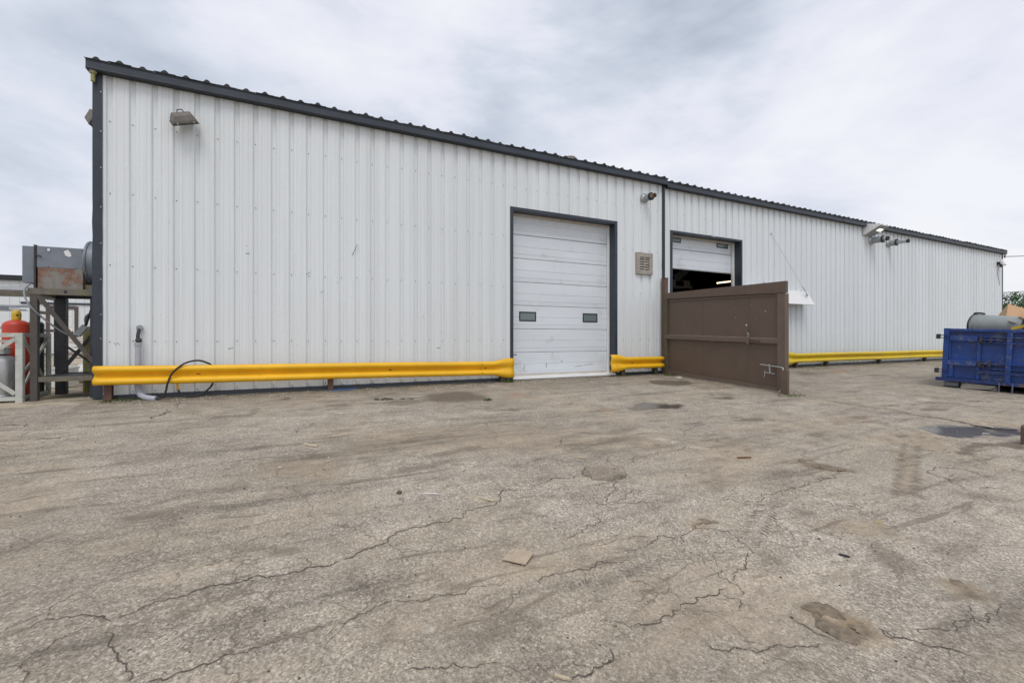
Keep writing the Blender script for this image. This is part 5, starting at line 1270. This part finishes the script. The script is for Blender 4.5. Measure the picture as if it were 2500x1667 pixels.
# door end
door = dbx('end_door', (.108, DW - .108, .05, .07, .24, 1.384), 'blue')
def dd(name, a, m_='blue', bev=.005): return dbx(name, a, m_, bev, door)
dd('door_edge', (.11, .20, -.005, .049, .25, .66)); dd('door_edge', (.11, .14, -.008, .049, .70, 1.15))
dd('cross_bar', (.112, .60, -.03, .049, 1.15, 1.275))
dd('cross_bar', (.10, .60, -.035, .049, .555, .685))
for z in (1.115, 1.245): dd('channel_flange', (.70, DW - .11, -.055, .049, z, z + .016))
for z in (.515, .63): dd('channel_flange', (.70, DW - .11, -.055, .049, z, z + .016))
dd('lower_bar', (.62, DW - .11, -.05, .049, .405, .455)); dd('lower_bar_shelf', (.615, DW - .11, -.07, -.052, .452, .466), 'blue_rust')
dd('stiffener', (.602, .66, -.02, .049, .25, 1.145))
dd('centre_post', (1.075, 1.165, -.045, .049, .215, 1.384))
dd('upper_lip', (.112, DW - .11, -.012, .049, 1.355, 1.372), 'blue_rust')
for z in (1.165, .60):    # latch hardware
    MB().tube([(.66, -.06, z + .03), (.95, -.075, z + .03)], .02, 8).build('latch_bar', M['blue_rust'], door, local=True)
    MB().tube([(.95, -.075, z + .03), (1.02, -.07, z + .015)], [.02, .006], 8).build('latch_tip', M['dark_metal'], door, local=True)
    for w0 in (.63, .80): dd('latch_lug', (w0, w0 + .05, -.085, .026, z - .03, z + .09), 'dark_metal', .004)
    dd('latch_shadow_plate', (.62, .74, -.04, .026, z - .06, z + .0), 'dark_metal', .003)
for z in (1.245, .40):    # hinges
    MB().lathe([(.035, -.06), (.035, .06)], 12, (-.085, -.03, z)).build('hinge_barrel', M['dark_metal'], dump, local=True)
    for k in (-.04, .02): dbx('hinge_leaf', (-.10, .11, -.05, -.026, z + k, z + k + .022), 'blue_rust', .003)
    dbx('hinge_block', (-.13, -.085, -.07, -.005, z - .06, z + .055), 'dark_metal', .005)
for w0 in (.02, DW - .30):    # ground rollers
    for l0 in (.16, DLN - .4):
        MB().lathe([(.07, 0), (.078, .012), (.078, .268), (.07, .28)], 20, (w0, l0, .078), (1, 0, 0)).build('roller', M['galv_dull'], dump, local=True, smooth=True, auto=40)
        dbx('roller_bracket', (w0 - .015, w0 + .295, l0 + .085, l0 + .1, .06, .2), 'dark_metal', 0)
for w0 in (.55, DW - .70): dbx('skid_beam', (w0, w0 + .15, .1, DLN, .03, .2), 'dark_metal')
for w0 in (1.0, 1.21):    # chains below the door: each link a ring
    for i in range(7):
        mb = MB(); a = i % 2; z = .20 - i * .033; pts = []
        for k in range(9):
            t_ = k / 8 * 2 * math.pi; u_ = .013 * math.cos(t_); h_ = .024 * math.sin(t_)
            pts.append((w0 + (u_ if a else 0), -.085 + (0 if a else u_), z + h_))
        mb.tube(pts, .005, 5, caps=False).build('chain_link', M['duct'], dump, local=True)
DMX = Matrix.Translation(DL) @ Matrix.Rotation(R(-80.2), 4, 'Z') @ Matrix.Rotation(R(2.4), 4, 'Y')
def dpt(w_, l_, h_): return DMX @ Vector((w_, l_, h_))
DR = (0, R(2.4), R(-80.2))
# plank pushed under the container
o = thing('plank', dpt(.35, -.02, .0), 'broken weathered plank lying under the blue dumpster', 'plank', rot=DR)
MB().prism([(0, 0, .01), (.05, 0, -.0), (.5, .0, .035), (.62, .0, .125), (.1, .0, .14), (.02, .0, .10)], (0, .03, 0)).build('board', M['wood_grey'], o, local=True, bevel=.004)
o = thing('wood_block', dpt(.84, .05, .0), 'small weathered wood block under the dumpster door', 'wood block', rot=DR)
BX(0, .11, 0, .12, 0, .085).build('block', M['wood_grey'], o, local=True, bevel=.006)
# the load
heap = MB(); rh = random.Random(11); nx_, ny_ = 14, 34; vv = []
for j in range(ny_):
    for i in range(nx_):
        ww = .07 + (DW - .14) * i / (nx_ - 1); ll = .13 + (DLN - .2) * j / (ny_ - 1)
        hh_ = 1.02 + .10 * mnoise.noise(Vector((ww * 1.9, ll * 1.9, 3))) + .05 * rh.random()
        vv.append((ww, ll, hh_))
heap.add(vv, [(j*nx_+i, j*nx_+i+1, (j+1)*nx_+i+1, (j+1)*nx_+i) for j in range(ny_-1) for i in range(nx_-1)])
o = heap.build('scrap_load', M['card_dirty'])
o.location = DL; o.rotation_euler = DR
tag(o, 'mixed scrap filling the blue dumpster', 'scrap', kind='stuff')
o = thing('trash_can', dpt(.40, 1.08, 1.53), 'grey plastic trash can lying on its side on the dumpster', 'trash can', rot=(0, R(3), R(-104)))
o.scale = (1.03, 1.03, 1.03)
MB().lathe([(.285, 0), (.30, .01), (.30, .05), (.285, .055), (.282, .12), (.292, .125), (.292, .15), (.28, .155), (.232, .92), (.22, .96), (.20, .965), (.20, .95), (.12, .95), (.12, .962), (.0, .962)], 36, (0, 0, 0), (1, 0, 0)).build('body', M['can'], o, local=True, smooth=True, auto=35)
MB().lathe([(.275, .002), (.235, .6), (0, .6)], 30, (0, 0, 0), (1, 0, 0)).build('inside', M['dark_in'], o, local=True, smooth=True)
MB().lathe([(.303, -.006), (.31, .0), (.31, .03), (.303, .035)], 36, (0, 0, 0), (1, 0, 0)).build('rim', M['dark_metal'], o, local=True, smooth=True)
MB().tube(smooth_path([(.02, -.12, .28), (.03, -.10, .315), (.12, -.07, .318), (.2, -.06, .30)]), .02, 7).build('handle', M['dark_metal'], o, local=True, smooth=True)
for i in range(9):
    a = i / 9 * 2 * math.pi
    MB().beam((.966, .125 * math.cos(a), .125 * math.sin(a)), (.966, .195 * math.cos(a), .195 * math.sin(a)), .012, .02, up=(1, 0, 0)).build('base_rib', M['can'], o, local=True)
def carton(name, loc, rot, sx, sy, sz, label, m1='card', flaps=True):
    o = thing(name, loc, label, 'cardboard box', rot=rot)
    BX(-sx/2, sx/2, -sy/2, sy/2, 0, sz).build('carton', M[m1], o, local=True, bevel=.008)
    if flaps:
        MB().prism([(-sx/2, -sy/2 - .004, sz), (sx/2, -sy/2 - .004, sz), (sx/2 - .04, -sy/2 - .2, sz + .12), (-sx/2 + .04, -sy/2 - .2, sz + .12)], (0, .006, .006)).build('flap', M['card_pale'], o, local=True)
        BX(-.03, .03, -sy/2 - .003, -sy/2 - .0005, 0, sz).build('tape', M['card_pale'], o, local=True)
    return o
carton('cardboard_box', dpt(1.0, 1.35, 1.34), (R(38), R(24), R(-60)), .75, .75, .55, 'tan cardboard box leaning behind the trash can', 'card')
carton('cardboard_box', dpt(1.30, 1.1, 1.16), (R(-18), R(40), R(-30)), .7, .5, .45, 'pale cardboard box just right of the trash can end', 'card_pale', False)
carton('cardboard_box', dpt(1.72, .9, 1.45), (R(28), R(-32), R(-50)), .7, .6, .55, 'tan cardboard box at the right edge, above the straps', 'card')
carton('cardboard_box', dpt(1.6, .45, 1.12), (R(10), R(14), R(-70)), .6, .45, .32, 'crushed pale cardboard under the straps at the right edge', 'card_pale', False)
o = thing('strap', dpt(1.35, .3, 1.45), 'yellow strap with black hook draped over the dumpster load', 'strap')
P0 = [dpt(1.10, .22, 1.47), dpt(1.28, .25, 1.53), dpt(1.45, .28, 1.60), dpt(1.62, .3, 1.68)]
for a, c_ in zip(P0, P0[1:]): MB().beam(a, c_, .012, .06).build('webbing', M['strap'], o)
MB().tube(smooth_path([dpt(1.32, .2, 1.52), dpt(1.35, .2, 1.62), dpt(1.45, .22, 1.68), dpt(1.58, .22, 1.66)]), .012, 6).build('hook', M['dark_metal'], o, smooth=True)
# steel block at the right edge of the yard
o = thing('steel_block', (8.4, -7.5, ground_z(8.4, -7.5)), 'rusty brown steel block on the ground beside the right puddle', 'block', rot=(0, 0, R(-6)))
MB().prism([(0, 0, -.01), (.0, 0, .225), (.025, 0, .25), (.6, 0, .25), (.62, 0, .23), (.62, 0, -.01)], (0, -.5, 0)).build('shell', M['steel_post'], o, local=True, bevel=.012)

# ------------------------------------------------------------------ trees and wires beyond the far end
def leafy(loc, h, rad, label, seed):
    rt = random.Random(seed)
    o = thing('leafy_tree', loc, label, 'tree', 'trees beyond the far end')
    tr = MB(); tr.tube([(0, 0, -.1), (.05, .03, h * .25), (-.05, .05, h * .5)], [.16, .12, .08], 8)
    tips = []
    for i in range(9):
        a = rt.uniform(0, 6.28); e_ = rt.uniform(.3, 1.1); ln = rad * rt.uniform(.6, 1.05)
        s_ = Vector((0, .03, h * rt.uniform(.2, .5)))
        q = s_ + Vector((math.cos(a) * math.cos(e_), math.sin(a) * math.cos(e_), math.sin(e_))) * ln
        md = (s_ + q) / 2 + Vector((0, 0, .15 * ln)); tr.tube([s_, md, q], [.05, .03, .012], 6)
        tips += [md, q]
    tr.build('trunk', M['bark'], o, local=True)
    cr = MB()
    cl = [(t_, rt.uniform(.35, .7) * rad * .7) for t_ in tips]
    for i in range(16):
        a = rt.uniform(0, 6.28); z = rt.uniform(.15, 1.0); rr_ = rad * math.sqrt(max(.05, 1 - (z * 1.3 - .5) ** 2)) * rt.uniform(.5, 1.0)
        cl.append((Vector((math.cos(a) * rr_, math.sin(a) * rr_, h * z)), rt.uniform(.25, .5) * rad * .7))
    for c_, r_ in cl:
        for k in range(230):
            d_ = Vector((rt.gauss(0, 1), rt.gauss(0, 1), rt.gauss(0, .8))).normalized() * r_ * (rt.random() ** .4)
            p = c_ + d_; u_ = Vector((rt.gauss(0, 1), rt.gauss(0, 1), rt.gauss(0, .6))).normalized()
            v_ = u_.orthogonal().normalized(); v_ = Matrix.Rotation(rt.uniform(0, 6.28), 3, u_) @ v_
            s_ = rt.uniform(.05, .11)
            cr.add([p - u_ * s_, p + v_ * s_ * .5, p + u_ * s_, p - v_ * s_ * .5], [(0, 1, 2, 3)])
    me = bpy.data.meshes.new('crown'); me.from_pydata(cr.v, [], cr.f); me.materials.append(M['leaf'])
    c = bpy.data.objects.new('crown', me); COL.objects.link(c); c.parent = o
    return o
leafy((52.6, 4.9, .1), 4.1, 2.0, 'bushy green tree right beside the far end of the long wall', 1)
leafy((50.6, 2.6, .1), 4.3, 2.1, 'bushy green tree at the right edge of the picture', 2)
leafy((58.5, 5.9, .1), 3.7, 2.2, 'green tree half hidden behind the two nearer ones', 3)
leafy((54.5, .2, .1), 3.7, 2.0, 'green tree at the far right end of the row', 4)
def wire(name, a, c_, sag, r_, label):
    a = Vector(a); c_ = Vector(c_); o = thing(name, a, label, 'wire', 'overhead wires beyond the far end')
    pts = [a.lerp(c_, i / 24) - Vector((0, 0, sag * 4 * (i / 24) * (1 - i / 24))) for i in range(25)]
    MB().tube(pts, r_, 5).build('line', M['black'], o)
wire('overhead_wire', (33.5, .05, 5.24), (60.0, 4.9, 8.5), .12, .022, 'black service wire running from the roof corner')
wire('overhead_wire', (68.0, 13.5, 5.9), (60.0, 4.95, 5.2), .1, .03, 'low thick cable above the trees')
wire('overhead_wire', (68.0, 13.4, 5.6), (60.0, 5.0, 4.85), .1, .012, 'thin wire just below the thick cable')
o = thing('utility_pole', (60.0, 4.9, 0), 'timber utility pole at the far right carrying the wires', 'utility pole')
MB().tube([(60.0, 4.9, -.2), (60.0, 4.9, 9.2)], [.16, .11], 12).build('shaft', M['bark'], o, smooth=True)
BX(59.9, 60.1, 4.2, 5.6, 8.55, 8.65).build('cross_arm', M['wood_grey'], o)

# ------------------------------------------------------------------ litter and weeds
def weed(x, y, r_, n_, h, label, seed):
    rt = random.Random(seed); mb = MB()
    for i in range(n_):
        a = rt.uniform(0, 6.28); d_ = r_ * rt.random() ** .6; bx_, by_ = x + d_ * math.cos(a), y + d_ * math.sin(a) * .7
        g = ground_z(bx_, by_); b_ = rt.uniform(0, 6.28); ln = h * rt.uniform(.4, 1.1); w_ = rt.uniform(.003, .007)
        dx_, dy_ = math.cos(b_), math.sin(b_)
        p = [(bx_ - dy_ * w_, by_ + dx_ * w_, g), (bx_ + dy_ * w_, by_ - dx_ * w_, g), (bx_ + dx_ * ln * .25 + dy_ * w_, by_ + dy_ * ln * .25 - dx_ * w_, g + ln * .6), (bx_ + dx_ * ln * .25 - dy_ * w_, by_ + dy_ * ln * .25 + dx_ * w_, g + ln * .6), (bx_ + dx_ * ln * .7, by_ + dy_ * ln * .7, g + ln * .85)]
        mb.add(p, [(0, 1, 2, 3), (3, 2, 4)])
    o = mb.build('weed_tuft', M['weed']); return tag(o, label, 'weeds')
weed(3.27, -2.25, .09, 60, .06, 'small green weed tuft alone on the asphalt before the closed door', 1)
weed(9.36, -3.95, .34, 120, .05, 'low weeds at the free end of the gate', 2)
weed(9.44, -.52, .22, 110, .08, 'green weeds at the hinge end of the gate', 3)
weed(4.68, -.22, .13, 120, .09, 'weeds behind the post at the left door jamb', 4)
weed(8.0, -.15, .3, 130, .05, 'thin weeds at the foot of the short guard rail', 5)
weed(-2.45, -.22, .28, 140, .05, 'mossy weeds around the left rail post', 6)
weed(16.0, -.3, .9, 200, .05, 'weed strip below the lemon guard rail', 7)
rl = random.Random(21)
def grit(n_, x0, x1, y0, y1, s0, s1, name, mat_, seed):
    rt = random.Random(seed); mb = MB()
    for i in range(n_):
        x, y = rt.uniform(x0, x1), rt.uniform(y0, y1); s_ = rt.uniform(s0, s1) * (1 + .5 * (rt.random() < .1)); g = ground_z(x, y)
        P = [(x + s_ * rt.uniform(.6, 1.2) * math.cos(a), y + s_ * rt.uniform(.6, 1.2) * math.sin(a), g + .001) for a in (0.2, 1.4, 2.7, 3.9, 5.1)]
        Q = [(x + (p[0] - x) * .55, y + (p[1] - y) * .55, g + s_ * rt.uniform(.5, .9)) for p in P]
        mb.add(P + Q, [(j, (j+1) % 5, 5 + (j+1) % 5, 5 + j) for j in range(5)] + [(5, 6, 7, 8, 9)])
    o = mb.build(name, mat_); return tag(o, kind='stuff')
tag(grit(900, -2.6, 9.5, -.75, -.05, .004, .014, 'loose_gravel', M['stone'], 1), 'fine loose gravel along the foot of the wall', 'gravel')
tag(grit(900, -3, 9, -9.2, -2, .002, .008, 'loose_grit', M['crack'], 2), 'dark grit scattered over the asphalt', 'grit')
tag(grit(800, -3, 9, -9.2, -2, .002, .008, 'loose_grit', M['stone'], 3), 'pale grit scattered over the asphalt', 'grit')
# black crumbs of asphalt by the wall
for i, (x, y, s_, lb) in enumerate(((1.55, -1.55, .10, 'black crumbled asphalt lump, largest in front of the guard rail'), (1.98, -1.62, .06, 'small black asphalt lump right of the largest one'))):
    mb = MB(); rt = random.Random(i)
    for k in range(16):
        cx_, cy_ = x + rt.uniform(-1, 1) * s_ * 2, y + rt.uniform(-1, 1) * s_ * .5; r_ = rt.uniform(.2, .5) * s_; g = ground_z(cx_, cy_)
        mb.lathe([(r_, 0), (r_ * .9, r_ * .35), (r_ * .4, r_ * .6), (0, r_ * .62)], 7, (cx_, cy_, g))
    tag(mb.build('asphalt_lump', M['crack']), lb, 'asphalt lump', 'asphalt lumps near the wall')
# cardboard scrap in the foreground
o = thing('cardboard_scrap', (1.29, -7.32, ground_z(1.29, -7.32)), 'flat square of dirty cardboard lying on the asphalt in front', 'cardboard')
_gz = lambda x, y: ground_z(x, y)
MB().prism([(x, y, _gz(x, y) + h) for x, y, h in ((1.183, -7.298, .006), (1.279, -7.422, .016), (1.389, -7.328, .020), (1.326, -7.228, .008), (1.265, -7.235, .004))], (0, 0, .005)).build('sheet', M['card_dirty'], o)
MB().prism([(x, y, _gz(x, y) + h) for x, y, h in ((1.260, -7.236, .010), (1.300, -7.203, .007), (1.318, -7.226, .010), (1.262, -7.268, .012))], (0, 0, .003)).build('folded_flap', M['card_dirty'], o)
def stick(x, y, ang, ln, w_, label, m_='stick', n_=1):
    o = thing('wood_splinter', (x, y, ground_z(x, y)), label, 'splinter', 'wood splinters on the asphalt', rot=(R(2.4), 0, R(ang)))
    for k in range(n_):
        a = k * .12
        MB().prism([(-ln/2, -w_/2 + k * w_ * .8, .002), (ln * .1, -w_ * .7 + k * w_ * .8, .004), (ln/2, k * w_, .003), (ln * .3, w_/2 + k * w_ * .8, .005), (-ln * .45, w_/2 + k * w_ * .8, .003)], (0, 0, w_ * .5 + .002)).build('splinter', M[m_], o, local=True)
stick(.25, -4.19, -55, .24, .022, 'forked pale splinter on the asphalt left of centre', n_=2)
stick(1.45, -6.4, -62, .20, .010, 'thin pale splinter upright in the middle distance, behind the cardboard', n_=2)
stick(1.02, -8.23, -50, .075, .012, 'short straw-coloured splinter at the bottom edge')
stick(1.09, -6.12, -38, .14, .007, 'thin white splinter left of centre', 'white')
stick(2.83, -5.76, -40, .13, .02, 'flat tan wood chip near the round patch')
stick(4.5, -6.48, -22, .17, .02, 'dark brown splinter on the right half', 'rust')
stick(.19, -7.53, 55, .07, .006, 'tiny pale straw near the bottom left')
stick(3.19, -8.16, -75, .06, .012, 'short black splinter between the mud patches', 'black')
stick(3.97, -7.99, -30, .06, .004, 'tiny yellow sliver on the right half', 'strap')
def chip(x, y, s_, label, m_='white'):
    o = thing('litter_chip', (x, y, ground_z(x, y)), label, 'litter', 'pale litter chips', rot=(R(4), R(5), rl.uniform(0, 3)))
    MB().prism([(-s_, -s_ * .5, .004), (s_ * .7, -s_ * .6, .006), (s_, s_ * .3, .004), (-s_ * .3, s_ * .6, .006)], (0, 0, .004)).build('chip', M[m_], o, local=True)
chip(9.4, -6.9, .075, 'white litter chip at the far edge of the right puddle'); chip(8.75, -7.08, .045, 'white litter chip floating in the right puddle')
chip(-.05, -4.9, .018, 'white litter chip left of the forked splinter'); chip(.4, -4.75, .015, 'white litter chip right of the forked splinter')
chip(4.85, -.62, .05, 'white paper scrap in front of the door sill')
o = thing('stone', (9.11, -1.2, ground_z(9.11, -1.2)), 'pale stone lying at the foot of the gate', 'stone')
MB().lathe([(.09, 0), (.10, .03), (.075, .06), (.03, .075), (0, .077)], 9).build('stone', M['stone'], o, local=True)
o = thing('pebble', (.85, -6.0, ground_z(.85, -6.0)), 'small brown pebble left of the thin white splinter', 'pebble')
MB().lathe([(.02, 0), (.024, .01), (.016, .022), (0, .025)], 8).build('pebble', M['post_brown'], o, local=True)
o = thing('blue_sheet', (1.0, -.17, ground_z(1, -.17)), 'strip of blue plastic under the guard rail', 'plastic strip')
MB().prism([(-.28, -.06, .003), (.26, -.05, .004), (.3, .05, .012), (-.2, .06, .01)], (0, 0, .006)).build('sheet', M['bluesheet'], o, local=True)
